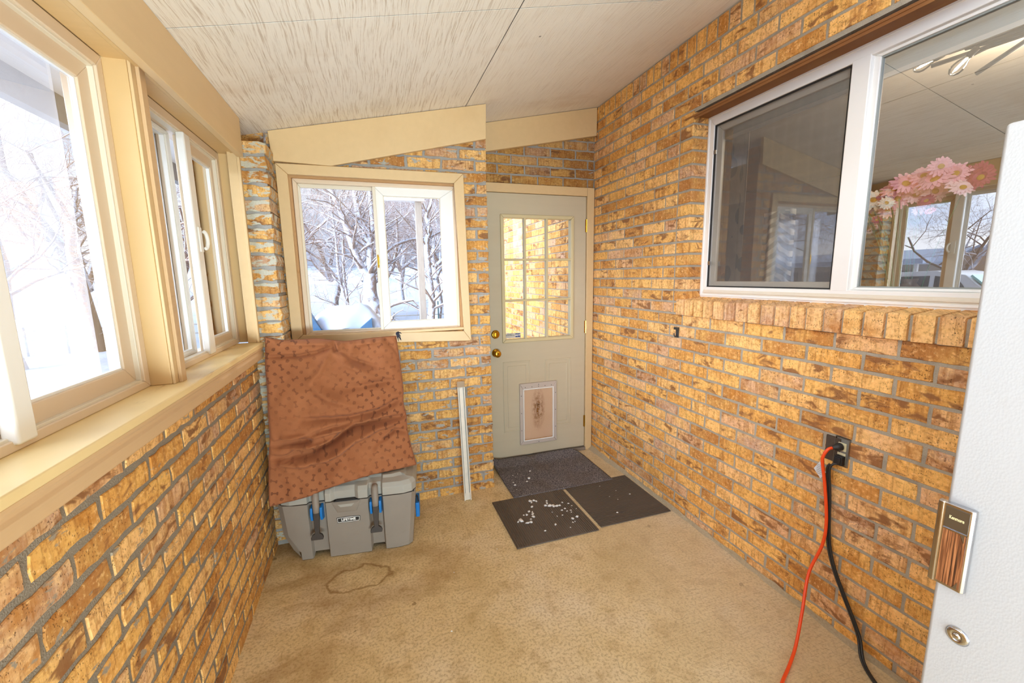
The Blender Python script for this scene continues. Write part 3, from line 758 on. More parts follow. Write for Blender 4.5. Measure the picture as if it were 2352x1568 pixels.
# knob and deadbolt
kn_ = [(.030, 0), (.031, .004), (.024, .009), (.012, .012), (.011, .030), (.020, .036), (.0265, .046), (.0265, .056), (.020, .062), (.008, .063)]
b = MB(); b.lathe(FD(.858, .872, 0), (0, -1, 0), kn_, 28); b.build('knob', M['brass'], r, smooth=True)
b = MB(); b.lathe(FD(.858, 1.012, 0), (0, -1, 0), [(.031, 0), (.032, .006), (.026, .012), (.012, .013)], 28); b.fbox(FD, .854, .862, .998, 1.026, .012, .026); b.build('deadbolt', M['brass'], r, smooth=False, bevel=.001)
for v_ in (1.812, 1.03, .247):
    b = MB(); b.fbox(FD, 1.598, 1.613, v_-.048, v_+.048, -.004, .003); b.tube([FD(1.607, v_-.048, .006), FD(1.607, v_+.048, .006)], .0055, 8); b.build('hinge', M['brass'], r)
# casing and threshold
b = MB(); b.fbox(FD, .70, 1.608, 2.029, 2.092, -.02, .014); b.build('casing', M['trim2'], r, bevel=.004)
b = MB(); b.fbox(FD, 1.609, 1.668, .0, 2.092, -.02, .014); b.build('casing', M['trim2'], r, bevel=.004)
b = MB(); b.fbox(FD, .74, .79, 0, 2.03, -.12, -.03); b.fbox(FD, 1.606, 1.64, 0, 2.03, -.12, -.03); b.fbox(FD, .74, 1.64, 2.028, 2.06, -.12, -.03); b.build('jamb', M['trim'], r)
b = MB(); b.fbox(FD, .73, 1.61, .0, .026, -.10, .022); b.build('threshold', plain('dirty_threshold', srgb('83776a'), .7, var=.2), r, bevel=.003)
b = MB(); b.fbox(FD, .79, 1.60, .0265, .034, -.03, .008); b.build('door_sweep', M['steel'], r)
b = MB(); b.box((XP-.2, YB+.10, 0), (XP-.02, YD+.10, 2.3)); tag(b.build('wall_return', M['soffit']), 'pale wall return beside the door', 'wall', kind='structure')

# ================================================================== THINGS IN THE PORCH
# ------------------------------------------------------------------ hard cooler
m = NT('cooler_plastic'); o = m.obj(); f = m.noise(o, 6, 4); g = m.noise(o, 420, 2)
c = m.mix(f, srgb('8a8177'), srgb('989085')); c = m.mix(m.math('MULTIPLY', m.step(m.noise(m.mapping(o, (9, 9, 30)), 1, 5, .7), .58, .72), .22), c, srgb('7d7265'))
M['cooler'] = m.done(c, .5, m.bump(g, .18, .001), spec=.4)
M['cooler_lid'] = plain('cooler_lid_plastic', srgb('a5a299'), .5, var=.03, bump=.15, bscale=420)
M['blue'] = plain('blue_plastic', srgb('1478c8'), .38)
M['grime'] = plain('dirty_black_rubber', srgb('3a322c'), .6, var=.3, scale=40)
CA = -.125                                            # the cooler stands slightly turned
ck = empty('cooler', (-.145, 2.165, 0), 'grey hard cooler with blue latch brackets, standing in the left corner under the dog bed', 'cooler', rz=CA)
def pstep(x, pts):
    for (a, ya), (b_, yb_) in zip(pts, pts[1:]):
        if a <= x <= b_: return ya+(yb_-ya)*((x-a)/(b_-a) if b_ > a else 0)
    return pts[-1][1]
# local space: x along the front, y depth (front = 0 .. back = .40), z up
def front_profile(t):
    """plan outline of the front edge at height fraction t (0 floor, 1 rim): list of (x,y)"""
    xl = -.385+.022*(1-t)+.065*max(0, (.4-t)/.4)**1.3; xr = .305-.030*(1-t)
    k = .012*(1-t)                                    # the front leans in slightly towards the floor
    wide = .028 if t > .45 else .028+.05*(.45-t)/.45
    P = [(xl, .07), (xl+.004, .040), (xl+.034, .012+k), (-.288+.004*(1-t), .0+k)]
    P += [(-.232, 0+k), (-.224, .022+k), (-.152, .022+k), (-.144, -.004+k), (.062, -.004+k), (.070, .022+k), (.128, .022+k), (.136, 0+k)]
    P += [(xr-.075, 0+k), (xr-.022, .012+k), (xr-.002, .045), (xr, .08)]
    return P, xl, xr
zs = [0, .004, .05, .14, .22, .312]
b = MB(); rows = []
for z in zs:
    t = z/.312; P, xl, xr = front_profile(t)
    q = .010 if z == 0 else 0
    ring = [(x*(1-q*1.5), y_+q) for x, y_ in P]+[(xr-q, .30), (xr-.02-q, .385-q), (-.295+q, .385-q), (-.31+q, .20), (-.33+q*0, .186), (xl+q, .165)]
    zz = []
    for x, y_ in ring:
        # the recessed channels stop above the floor
        in_ch = (-.228 < x < -.148) or (.066 < x < .132)
        zz.append(max(z, .030) if in_ch else z)
    rows.append([(x, y_, zz[i]) for i, (x, y_) in enumerate(ring)])
n_ = len(rows[0]); V_ = [p for rw in rows for p in rw]; F_ = []
for i in range(len(rows)-1):
    for k in range(n_): F_.append((i*n_+k, i*n_+(k+1) % n_, (i+1)*n_+(k+1) % n_, (i+1)*n_+k))
F_.append(tuple(range(n_))[::-1]); F_.append(tuple((len(rows)-1)*n_+k for k in range(n_)))
b.add(V_, F_)
body = b.build('body', M['cooler'], ck, bevel=.004, loc=(0, 0, 0), angle=22)
# facets beside the left corner and the moulded finger grip under the rim
b = MB(); b.add([(-.118, -.004, .309), (.028, -.004, .309), (.004, -.004, .252), (-.090, -.004, .252), (-.098, -.013, .300), (.010, -.013, .300), (-.004, -.010, .264), (-.080, -.010, .264)],
    [(0, 1, 5, 4), (1, 2, 6, 5), (2, 3, 7, 6), (3, 0, 4, 7), (4, 5, 6, 7), (3, 2, 1, 0)])
b.build('grip_recess', M['cooler'], ck, bevel=.002, loc=(0, 0, 0))
b = MB(); b.prism([(-.105, -.006, .3125), (.022, -.006, .3125), (-.006, -.006, .322), (-.088, -.006, .322)], (0, .03, 0)); b.build('grip_gap', M['black_rub'], ck, loc=(0, 0, 0))
b = MB()
for pp in ([(-.085, -.014, .300), (-.004, -.014, .300), (-.018, -.014, .285), (-.072, -.014, .285)],): b.prism(pp, (0, .006, 0))
b.build('grip_tab', M['cooler_lid'], ck, bevel=.001, loc=(0, 0, 0))
# seam
b = MB(); b.prism([(-.36, .022, .310), (.296, .020, .310), (.296, .37, .310), (-.29, .37, .310), (-.30, .18, .31), (-.37, .15, .31)], (0, 0, .010)); b.build('seal', M['black_rub'], ck, loc=(0, 0, 0))
# lid: front rim, chamfer, top with raised middle
def lid_ring(z, ins, top=False):
    P, xl, xr = front_profile(1.0)
    xl += ins; xr -= ins
    R = [(xl, .085), (xl+.004, .045), (xl+.03, .012+ins), (xl+.072, ins-.004), (-.232, ins-.004), (-.224, ins+.016), (-.152, ins+.016), (-.144, ins-.008), (-.118, ins-.008), (-.100, ins-.008+(0.018 if not top else 0)), (-.002, ins-.008+(.018 if not top else 0)), (.016, ins-.008),
         (.062, ins-.008), (.070, ins+.016), (.128, ins+.016), (.136, ins-.004), (xr-.062, ins-.004), (xr-.02, ins+.012), (xr, .05), (xr, .09)]
    R += [(xr, .31), (xr-.02, .39-ins), (-.295, .39-ins), (-.31, .20), (-.33, .186), (xl, .165)]
    return [(x, y_, z) for x, y_ in R]
b = MB(); rows = [lid_ring(.318, .000), lid_ring(.360, .000), lid_ring(.382, .014), lid_ring(.392, .050, True), lid_ring(.404, .062, True)]
n_ = len(rows[0]); V_ = [p for rw in rows for p in rw]; F_ = []
for i in range(len(rows)-1):
    for k in range(n_): F_.append((i*n_+k, i*n_+(k+1) % n_, (i+1)*n_+(k+1) % n_, (i+1)*n_+k))
F_.append(tuple(range(n_))[::-1]); F_.append(tuple((len(rows)-1)*n_+k for k in range(n_)))
b.add(V_, F_); lid = b.build('lid', M['cooler_lid'], ck, bevel=.003, loc=(0, 0, 0), angle=18)
# latches
for lx in (-.188, .099):
    b = MB(); b.tube([(lx, .012, .375), (lx, -.004, .366), (lx, -.010, .345), (lx, -.010, .30), (lx, -.016, .272)], [.014, .016, .017, .017, .015], 10)
    la = b.build('latch', plain('latch_strap', srgb('8d8378'), .55, var=.1) if 'strap' not in M else M['strap'], ck, smooth=True, loc=(0, 0, 0)); M['strap'] = la.data.materials[0]
    for sgn in (-1, 1):
        b = MB(); b.prism([(lx+sgn*.017, .022, .222), (lx+sgn*.017, -.016, .230), (lx+sgn*.017, -.024, .262), (lx+sgn*.017, -.018, .298), (lx+sgn*.017, .022, .303)], (sgn*.012, 0, 0))
        b.build('latch_bracket', M['blue'], la, bevel=.0025, loc=(0, 0, 0))
    b = MB(); V = []
    for (w_, yy, zz) in [(.016, -.014, .290), (.014, -.022, .250), (.012, -.030, .200), (.011, -.034, .168), (.024, -.036, .160), (.030, -.040, .148), (.028, -.042, .138)]:
        V.append([(lx-w_, yy, zz), (lx+w_, yy, zz), (lx+w_, yy+.013, zz), (lx-w_, yy+.013, zz)])
    V_ = [p for rw in V for p in rw]; F_ = [(i*4+k, i*4+(k+1) % 4, (i+1)*4+(k+1) % 4, (i+1)*4+k) for i in range(len(V)-1) for k in range(4)]+[(0, 3, 2, 1), (24, 25, 26, 27)]
    b.add(V_, F_); b.build('latch_pull', M['grime'], la, bevel=.002, loc=(0, 0, 0))
# side handles
for hx, s_ in ((.290, 1), (-.352, -1)):
    b = MB(); b.tube([(hx+s_*.006, .10, .245), (hx+s_*.018, .105, .235), (hx+s_*.022, .105, .20), (hx+s_*.022, .105, .13)], .004, 6); hd = b.build('handle', M['black_rub'], ck, loc=(0, 0, 0))
    b = MB(); b.box((min(hx+s_*.004, hx+s_*.026), .085, .12), (max(hx+s_*.004, hx+s_*.026), .20, .205)); b.build('handle_grip', M['blue'], hd, bevel=.006, seg=3, loc=(0, 0, 0))
# name badge
badge = []
bw, bh = .058, .0135
for i in range(9): t = -1+i/4; badge.append((-.040+bw*t, -.0048, .208+bh+.0035*(1-t*t)))
for i in range(9): t = 1-i/4; badge.append((-.040+bw*t*.96, -.0048, .208-bh-.0015*(1-t*t)))
b = MB(); b.prism(badge, (0, -.002, 0)); bd = b.build('badge', M['blk_p'], ck, bevel=.0006, loc=(0, .004, 0))
cxy = [(x*1.0, z) for x, _, z in badge]
b = MB(); K = len(badge)
ctr = (-.040, .2085)
O_ = [(ctr[0]+(x-ctr[0])*.95, -.0071, ctr[1]+(z-ctr[1])*.86) for x, z in cxy]; I_ = [(ctr[0]+(x-ctr[0])*.915, -.0071, ctr[1]+(z-ctr[1])*.70) for x, z in cxy]
b.add(O_+I_, [(i, (i+1) % K, K+(i+1) % K, K+i) for i in range(K)]); b.build('badge_line', M['white_p'], bd, loc=(0, 0, 0))
tx = bpy.data.curves.new('badge_lettering', 'FONT'); tx.body = 'LIFETIME'; tx.size = .0185; tx.offset = .0007; tx.extrude = .0002; tx.align_x = 'CENTER'; tx.align_y = 'CENTER'; tx.space_character = 1.02; tx.materials.append(M['white_p'])
to = bpy.data.objects.new('badge_lettering', tx); COL.objects.link(to); to.parent = bd; to.location = (-.040, -.0074, .2085); to.rotation_euler = (math.pi/2, 0, 0); to.scale = (.98, 1, 1); to = text_mesh(to)

# ------------------------------------------------------------------ dog bed leaning on the window wall
LE = [(-.519, 1.149), (-.526, .998), (-.522, .893), (-.525, .768), (-.521, .664), (-.531, .564), (-.536, .463), (-.54, .338)]
RE = [(.121, 1.103), (.135, .915), (.142, .781), (.132, .734), (.150, .642), (.145, .575), (.162, .475), (.184, .367)]
BE = [(-.54, .338), (-.495, .34), (-.382, .339), (-.262, .36), (-.069, .373), (.184, .367)]
TE = [(-.519, 1.149), (-.457, 1.129), (-.341, 1.125), (-.28, 1.124), (-.155, 1.096), (.002, 1.103), (.121, 1.103)]
CRE = [([(.14, .655), (.1, .651), (-.046, .66), (-.134, .655), (-.237, .601), (-.319, .577), (-.411, .574), (-.447, .559)], .030, .016),
       ([(-.08, .681), (-.282, .662), (-.423, .64), (-.511, .635), (-.526, .661)], .012, .012), ([(-.347, .624), (-.438, .62), (-.525, .629)], .022, .014),
       ([(-.32, .551), (-.442, .555), (-.522, .576)], .012, .010), ([(-.226, 1.075), (-.293, 1.054), (-.371, 1.048), (-.505, 1.056)], .012, .010),
       ([(-.211, 1.106), (-.201, 1.062), (-.168, 1.04)], .014, .010), ([(.135, .756), (.068, .733), (-.007, .708), (-.148, .704), (-.372, .731)], .014, .020),
       ([(.144, .564), (.077, .589), (.001, .552)], .014, .014), ([(.115, .861), (-.069, .857), (-.155, .859)], .008, .022), ([(-.41, .53), (-.45, .548), (-.52, .56)], .016, .008),
       ([(-.16, 1.03), (-.09, .985), (.0, .95)], .008, .014), ([(.05, 1.10), (.10, 1.05), (.13, .99)], .008, .010)]
RID = [([(.138, .645), (-.012, .635), (-.137, .598), (-.257, .533), (-.368, .518), (-.472, .542)], .020, .022), ([(-.009, .675), (-.184, .664), (-.314, .652), (-.466, .655)], .016, .013),
       ([(-.332, .916), (-.24, .829), (-.127, .765)], .010, .028), ([(-.194, 1.054), (-.148, .984), (.005, .891)], .008, .022), ([(-.473, 1.118), (-.321, 1.106), (-.208, 1.096)], .012, .014),
       ([(-.152, .63), (-.318, .594), (-.468, .613)], .016, .012), ([(-.227, 1.057), (-.282, .958), (-.332, .912)], .007, .018), ([(.06, 1.09), (.02, 1.085), (-.1, 1.08)], .010, .014),
       ([(-.2, 1.10), (-.185, 1.05), (-.13, 1.0)], .008, .008), ([(.1, .60), (.02, .57), (-.03, .50)], .008, .02)]
def poly_at(P, t):
    L = [0]
    for a, b_ in zip(P, P[1:]): L.append(L[-1]+math.dist(a, b_))
    s_ = t*L[-1]
    for i in range(len(P)-1):
        if s_ <= L[i+1] or i == len(P)-2:
            f = (s_-L[i])/(L[i+1]-L[i]); return (P[i][0]+(P[i+1][0]-P[i][0])*f, P[i][1]+(P[i+1][1]-P[i][1])*f)
def smooth_poly(P, t): # slight smoothing of the outline
    q = [poly_at(P, min(1, max(0, t+d))) for d in (-.04, 0, .04)]; 
    if t < .04 or t > .96: return q[1]
    return tuple((q[0][i]+2*q[1][i]+q[2][i])/4 for i in (0, 1))
def seg_dist(p, P):
    best = (9, 0); L = 0; tot = sum(math.dist(a, b_) for a, b_ in zip(P, P[1:]))
    for a, b_ in zip(P, P[1:]):
        dx, dz = b_[0]-a[0], b_[1]-a[1]; l2 = dx*dx+dz*dz; t = max(0, min(1, ((p[0]-a[0])*dx+(p[1]-a[1])*dz)/l2))
        d = math.dist(p, (a[0]+dx*t, a[1]+dz*t))
        if d < best[0]: best = (d, (L+t*math.sqrt(l2))/tot)
        L += math.sqrt(l2)
    return best
def bed_front(u, v):
    # Coons patch; u 0..1 left-right, v 0 bottom .. 1 top
    T = smooth_poly(TE, u); B_ = smooth_poly(BE, u); L = smooth_poly(LE, 1-v); R = smooth_poly(RE, 1-v)
    c00, c10, c01, c11 = BE[0], BE[-1], TE[0], TE[-1]
    return tuple((1-v)*B_[i]+v*T[i]+(1-u)*L[i]+u*R[i]-((1-u)*(1-v)*c00[i]+u*(1-v)*c10[i]+(1-u)*v*c01[i]+u*v*c11[i]) for i in (0, 1))
def bed_y(x, z): return 2.1883+.2074*x+.2264*z
def hem_shift(u):
    x, z = smooth_poly(BE, u); y0 = bed_y(x, z)+.04
    yf = 2.165-(x+.145)*.1257-.014                  # front of the cooler
    ylid = y0*(1.434-.416)/(1.434-z)                # where this bit of the hem rests on the lid
    return y0-min(y0, max(ylid, yf))
def place(x, z, dy, u, v, back=False):
    y0 = bed_y(x, z)+.04
    y1 = y0-HS[round(u*110)]*(1-v)**3.0
    k = y1/y0; X, Z_ = x*k, 1.434-(1.434-z)*k
    if not back: return (X, y1+min(dy, -.002), Z_)
    lim = 2.385 if X < -.40 else 2.572
    low = 2.165-(X+.145)*.1257-.014
    Y = max(y1, min(y1+dy, lim))
    if Z_ < .425 and low < Y and y1 <= low+.004: Y = max(y1, low)
    return (X, Y, Z_)
HS = [hem_shift(i/110) for i in range(111)]
NU, NV = 110, 130
V_ = []; F_ = []; UVs = []
for j in range(NV+1):
    for i in range(NU+1):
        u = i/NU; v = j/NV; x, z = bed_front(u, v)
        e = min(u, 1-u)*2; g = min(v, 1-v)*2
        bulge = (max(0, e)**.42)*(max(0, g)**(.42 if v > .5 else .62))
        dy = -.085*bulge
        fade = min(1, e*7)*min(1, g*7)
        for P, amp, wd in CRE:
            d, t = seg_dist((x, z), P)
            if d < wd*3: dy += 3.6*amp*math.exp(-(d/(wd*.85))**2)*(math.sin(math.pi*min(1, max(0, t*.9+.05)))**.5)*(.35+.65*fade)
        for P, amp, wd in RID:
            d, t = seg_dist((x, z), P)
            if d < wd*3: dy -= 3.0*amp*math.exp(-(d/(wd*.85))**2)*(math.sin(math.pi*min(1, max(0, t*.9+.05)))**.5)*(.35+.65*fade)
        dy += .022*fade*noise.noise(Vector((x*7, z*9, 2)))+.009*noise.noise(Vector((x*22+z*9, z*26, 5)))*fade
        # puckers running in from the seam
        dy += .005*math.sin(u*60+3*math.sin(u*9))*math.exp(-g*9)*min(1, e*6)
        V_.append(place(x, z, dy, u, v))
nf = len(V_)
for j in range(NV+1):
    for i in range(NU+1):
        u = i/NU; v = j/NV; x, z = bed_front(u, v); e = min(u, 1-u)*2; g = min(v, 1-v)*2
        th = .075*(max(0, e)**.5)*(max(0, g)**.5)
        V_.append(place(x, z, th, u, v, True))
W_ = NU+1
for j in range(NV):
    for i in range(NU):
        a = j*W_+i; F_.append((a, a+1, a+W_+1, a+W_)); F_.append((nf+a, nf+a+W_, nf+a+W_+1, nf+a+1))
border = [j*W_ for j in range(NV+1)]
def stitch(seq):
    for a, b_ in zip(seq, seq[1:]): F_.append((a, b_, nf+b_, nf+a))
stitch([i for i in range(W_)][::-1]); stitch([NV*W_+i for i in range(W_)]); stitch([j*W_ for j in range(NV+1)]); stitch([j*W_+NU for j in range(NV+1)][::-1])
m = NT('brown_print_fabric'); uvn = m.uv(); o = m.obj()
fz = m.noise(o, 500, 2, .6); cl = m.noise(o, 5, 4)
c = m.mix(cl, srgb('955a3a'), srgb('a86c46')); c = m.mix(m.math('MULTIPLY', fz, .22), c, srgb('b98560'))
def cell_pattern(uv, freq, off, kind):
    p = m.vmath('ADD', m.vmath('SCALE', uv, freq), off); fl = m.vmath('FLOOR', p); fr = m.vmath('SUBTRACT', m.vmath('SUBTRACT', p, fl), (.5, .5, 0))
    wnz = m.n('TexWhiteNoise', {0: fl}, noise_dimensions='3D'); an = m.math('MULTIPLY', wnz.outputs[0], 6.283)
    rt_ = m.n('VectorRotate', {0: fr, 'Angle': an}, rotation_type='Z_AXIS').outputs[0]
    s = m.n('SeparateXYZ', {0: rt_}); ax, ay = s.outputs[0], s.outputs[1]
    def circ(px, py, cx_, cy_, rad, stx=1.0):
        d = m.vmath('LENGTH', m.n('CombineXYZ', {0: m.math('MULTIPLY', m.math('SUBTRACT', px, cx_), stx), 1: m.math('SUBTRACT', py, cy_)}).outputs[0])
        return m.math('SUBTRACT', d, rad)
    absx, absy = m.math('ABSOLUTE', ax), m.math('ABSOLUTE', ay)
    if kind == 'bone':
        d = circ(absx, absy, .20, .055, .068)
        bx_ = m.math('MAXIMUM', m.math('SUBTRACT', absx, .19), m.math('SUBTRACT', absy, .042)); d = m.math('MINIMUM', d, bx_)
    else:
        d = circ(ax, ay, 0, -.05, .075, .8); d = m.math('MINIMUM', d, circ(absx, ay, .047, .085, .036)); d = m.math('MINIMUM', d, circ(absx, ay, .118, .02, .034))
    return m.math('SUBTRACT', 1.0, m.math('MULTIPLY', d, 40.0), clamp=True)
f1 = cell_pattern(uvn, 16.5, (0, 0, 0), 'bone'); f2 = cell_pattern(uvn, 16.5, (.5, .5, 3.5), 'paw')
fade_ = m.math('MULTIPLY', m.step(m.noise(uvn, 2.2, 2), .30, .62), .60)
c = m.mix(m.math('MULTIPLY', m.math('MULTIPLY', f1, m.math('GREATER_THAN', m.noise(uvn, 4, 0), .30)), fade_), c, srgb('4c2a22'))
c = m.mix(m.math('MULTIPLY', f2, fade_), c, srgb('4f2d22'))
p = m.n('BsdfPrincipled', {'Base Color': c, 'Roughness': .85, 'Sheen Weight': .15, 'Sheen Roughness': .4, 'Specular IOR Level': .15, 'Normal': m.bump(fz, .25, .0015)}); m.t.links.new(p.outputs[0], m.out.inputs[0])
M['bed'] = m.mat
b = MB(); b.add(V_, F_); b.uv = [q for f in b.f for i in f for q in (b.v[i][0], b.v[i][2])]
bed = b.build('dog_bed', M['bed'], smooth=True)
tag(bed, 'rust brown dog bed printed with bones and paws, leaning on the wall above the cooler', 'dog bed')
# seam piping around the edge and the dark knot on its upper right corner
edge = [V_[i] for i in range(W_)]+[V_[j*W_+NU] for j in range(1, NV+1)]+[V_[NV*W_+NU-i] for i in range(1, W_)]+[V_[(NV-j)*W_] for j in range(1, NV)]
b = MB(); b.tube([(x, y_+.003, z) for x, y_, z in edge[::2]], .0035, 6, cap=False); b.build('seam', M['bed'], bed, smooth=True)
M['navy'] = plain('dark_navy_cloth', srgb('2b2c38'), .9, var=.2)
b = MB(); rk = random.Random(5); kc = Vector((.128, 2.47, 1.118))
for i in range(9):
    d = Vector((rk.uniform(-.2, 1), rk.uniform(-1, .2), rk.uniform(-1, 1))).normalized()
    b.tube([kc, kc+d*.012, kc+d*.020+Vector((.004, 0, -.006)), kc+d*.026+Vector((.006, 0, -.016))], [.006, .005, .003, .001], 6)
b.lathe(kc-Vector((.008, 0, 0)), (1, 0, .3), [(.002, 0), (.009, .004), (.011, .010), (.008, .016), (.002, .019)], 10)
b.build('knot', M['navy'], bed, smooth=True)

# ------------------------------------------------------------------ leaning plastic channel
M['channel'] = plain('scuffed_white_channel', srgb('d9d2c4'), .5, var=.10, scale=30)
b = MB(); wd_ = .046
base = Vector((.512, 2.505, .001)); top = Vector((.508, YB-.022, .775)); ax_ = (top-base).normalized(); sd = Vector((1, 0, 0)); nn_ = sd.cross(ax_).normalized()*-1
if nn_.y > 0: nn_ = -nn_
def ch(u0, u1, n0, n1, t0=0, t1=1):
    A = base+(top-base)*t0; B_ = base+(top-base)*t1
    P = [A+sd*u+nn_*n for n in (n0, n1) for u in (u0, u1)]+[B_+sd*u+nn_*n for n in (n0, n1) for u in (u0, u1)]
    return P, [(0, 1, 3, 2), (4, 6, 7, 5), (0, 4, 5, 1), (2, 3, 7, 6), (0, 2, 6, 4), (1, 5, 7, 3)]
for args in ((-.023, .023, 0, .004), (-.023, -.017, .003, .016), (.017, .023, .003, .016), (-.012, .012, .003, .008, .04, .97)): b.add(*ch(*args))
cn = b.build('plastic_channel', M['channel'], bevel=.001); tag(cn, 'thin dirty white channel strip leaning against the brick wall between cooler and door', 'strip')
b = MB(); b.add(*ch(-.016, -.012, .0035, .0045, .06, .95)); b.add(*ch(.012, .016, .0035, .0045, .06, .95)); b.build('groove', plain('grey_groove', srgb('8b9190'), .6), cn)
b = MB(); b.add(*ch(-.023, .023, .016, .0175, .955, 1.0)); b.build('end_grime', plain('brown_grime', srgb('a08a70'), .7, var=.2), cn)

# ------------------------------------------------------------------ mats
m = NT('charcoal_carpet'); o = m.obj(); f = m.noise(o, 230, 3, .75); g = m.noise(o, 90, 3)
c = m.ramp(f, [(.36, srgb('2e2d33')), (.5, srgb('6a686e')), (.62, srgb('b5aeaa'))]); c = m.mix(m.math('MULTIPLY', m.step(m.noise(o, 5, 4), .45, .7), .3), c, srgb('6f6152'))
M['carpet'] = m.done(c, .97, m.bump(m.math('ADD', f, g), 1.0, .004), spec=.1)
def grid_sheet(x0, x1, y0, y1, nx, ny, zf, th, inside=None):
    b = MB(); V = []
    for j in range(ny+1):
        for i in range(nx+1):
            x = x0+(x1-x0)*i/nx; y_ = y0+(y1-y0)*j/ny
            if inside: x, y_ = inside(x, y_, i/nx, j/ny)
            V.append((x, y_, zf(x, y_)+th))
    k = len(V); V += [(x, y_, z-th) for x, y_, z in V]; w_ = nx+1; F = []
    for j in range(ny):
        for i in range(nx): a = j*w_+i; F += [(a, a+1, a+w_+1, a+w_), (k+a, k+a+w_, k+a+w_+1, k+a+1)]
    for seq in ([i for i in range(w_)][::-1], [ny*w_+i for i in range(w_)], [j*w_ for j in range(ny+1)], [j*w_+nx for j in range(ny+1)][::-1]):
        for a, c_ in zip(seq, seq[1:]): F.append((a, c_, k+c_, k+a))
    b.add(V, F); return b
def z1(x, y_):
    t = max(0, (y_-2.83)/.12)                    # the back edge rides up on the threshold
    z = .030*t*t*(3-2*t)
    z += .016*math.exp(-((x-.80)/.05)**2)*max(0, (y_-2.62)/.3)
    return z+.0015+.0015*(1+noise.noise(Vector((x*6, y_*6, 0))))
def in1(x, y_, u, v):
    # rounded back right corner, left edge slightly slanting
    yy = y_; xx = x
    if v > .78 and u > .8: 
        a = (v-.78)/.22; xx -= .07*a*a*((u-.8)/.2)
    if v > .9: yy -= .028*math.exp(-((u-.42)/.045)**2)*((v-.9)/.1)
    xx += (.035*v if u < .5 else 0)*(1-2*u)*.0
    return xx, yy
mat1 = grid_sheet(.800, 1.538, 2.405, 2.938, 60, 44, z1, .007, in1).build('door_mat', M['carpet'], smooth=True); tag(mat1, 'charcoal carpet mat lying right in front of the grey door', 'mat')
def rib_mat(name, x0, x1, y0, y1, axis, label, col):
    m = NT(name); o = m.obj(); f = m.noise(o, 260, 3); sx = m.n('SeparateXYZ', {0: o})
    ln = m.math('SINE', m.math('MULTIPLY', sx.outputs[axis], 2*math.pi/.0125))
    wear = m.step(m.noise(o, 3.2, 4), .35, .62)
    band = m.math('ABSOLUTE', m.math('SUBTRACT', m.math('DIVIDE', m.math('SUBTRACT', sx.outputs[axis], (x0+x1)/2 if axis == 0 else (y0+y1)/2), .5*((x1-x0) if axis == 0 else (y1-y0))), 0))
    edge_ = m.math('MAXIMUM', m.step(band, .55, .8), m.math('SUBTRACT', 1.0, wear))
    c = m.mix(f, col, tuple(min(1, x*1.7) for x in col[:3])+(1,))
    c = m.mix(m.math('MULTIPLY', m.math('MULTIPLY', m.step(ln, -.2, .6), edge_), .5), c, srgb('5f554b'))
    c = m.mix(m.math('MULTIPLY', m.step(m.noise(o, 46, 4), .62, .78), .35), c, srgb('8a7b68'))
    mt = m.done(c, .85, m.bump(m.math('ADD', m.math('MULTIPLY', ln, m.math('ADD', .35, edge_)), m.math('MULTIPLY', f, .4)), .7, .003), spec=.3)
    b = MB(); b.box((x0, y0, .0012), (x1, y1, .0075)); o_ = b.build('ribbed_mat', mt, bevel=.001); tag(o_, label, 'mat'); return o_
rib_mat('ribbed_rubber_left', .650, 1.143, 1.918, 2.408, 0, 'square black rubber mat with ribs, sprinkled with many white ice chips', srgb('5c534a'))
rib_mat('ribbed_rubber_right', 1.168, 1.652, 1.938, 2.432, 1, 'square black brown rubber mat touching the right brick wall', srgb('554c43'))
# ice chips
m = NT('ice'); oo = m.obj(); M['ice'] = m.done(srgb('eceae6'), .35, m.bump(m.noise(oo, 300, 2), .4, .002), Subsurface_Weight=.0)
rg_ = random.Random(12)
def chip(x, y_, s_, zb, grp, lab):
    b = MB(); k = rg_.randint(7, 10); el = rg_.uniform(.5, 1.0); an = rg_.uniform(0, 3.14)
    R0 = []; R1 = []
    for i in range(k):
        w_ = 2*math.pi*i/k; r_ = 1.2*s_*rg_.uniform(.55, 1.15); px, py = r_*math.cos(w_), r_*math.sin(w_)*el
        X, Y_ = px*math.cos(an)-py*math.sin(an), px*math.sin(an)+py*math.cos(an)
        R0.append((X, Y_, 0)); R1.append((X*.7, Y_*.7, min(.005, s_*.5)))
    b.add(R0+R1, [tuple(range(k))[::-1], tuple(range(k, 2*k))]+[(i, (i+1) % k, k+(i+1) % k, k+i) for i in range(k)])
    c_ = b.build('ice_chip', M['ice'], smooth=True); c_.location = (x, y_, zb); tag(c_, lab, 'ice', grp)
LB = 'small white ice chip lying on the ribbed mat nearest the cooler'
for (x, y_, s_) in [(.757, 2.155, .020), (.735, 2.145, .008), (.785, 2.115, .014), (.806, 2.118, .012), (.815, 2.145, .007), (.808, 2.195, .011), (.79, 2.20, .006), (.845, 2.19, .013), (.84, 2.165, .011), (.85, 2.21, .010), (.835, 2.225, .009), (.87, 2.27, .009),
                    (.885, 2.335, .013), (.91, 2.335, .009), (.885, 2.315, .007), (.92, 2.32, .009), (.985, 2.30, .008), (.975, 2.275, .012), (.955, 2.255, .012), (1.0, 2.235, .016), (1.02, 2.225, .013), (.98, 2.245, .013), (1.04, 2.225, .009),
                    (1.03, 2.17, .007), (1.055, 2.18, .007), (1.075, 2.13, .005), (1.085, 2.075, .011), (1.05, 2.065, .010), (1.035, 2.03, .006), (1.05, 2.035, .005), (.93, 2.045, .010), (.975, 2.12, .005), (1.01, 2.12, .005), (.85, 2.01, .007),
                    (1.07, 2.25, .007), (1.10, 2.225, .007), (1.11, 2.195, .005), (1.12, 2.155, .004), (1.0, 1.99, .004), (.965, 2.17, .004), (1.055, 2.15, .006), (1.08, 2.15, .006)]:
    chip(x, y_, s_, .0076, 'ice chips on the ribbed mat', LB)
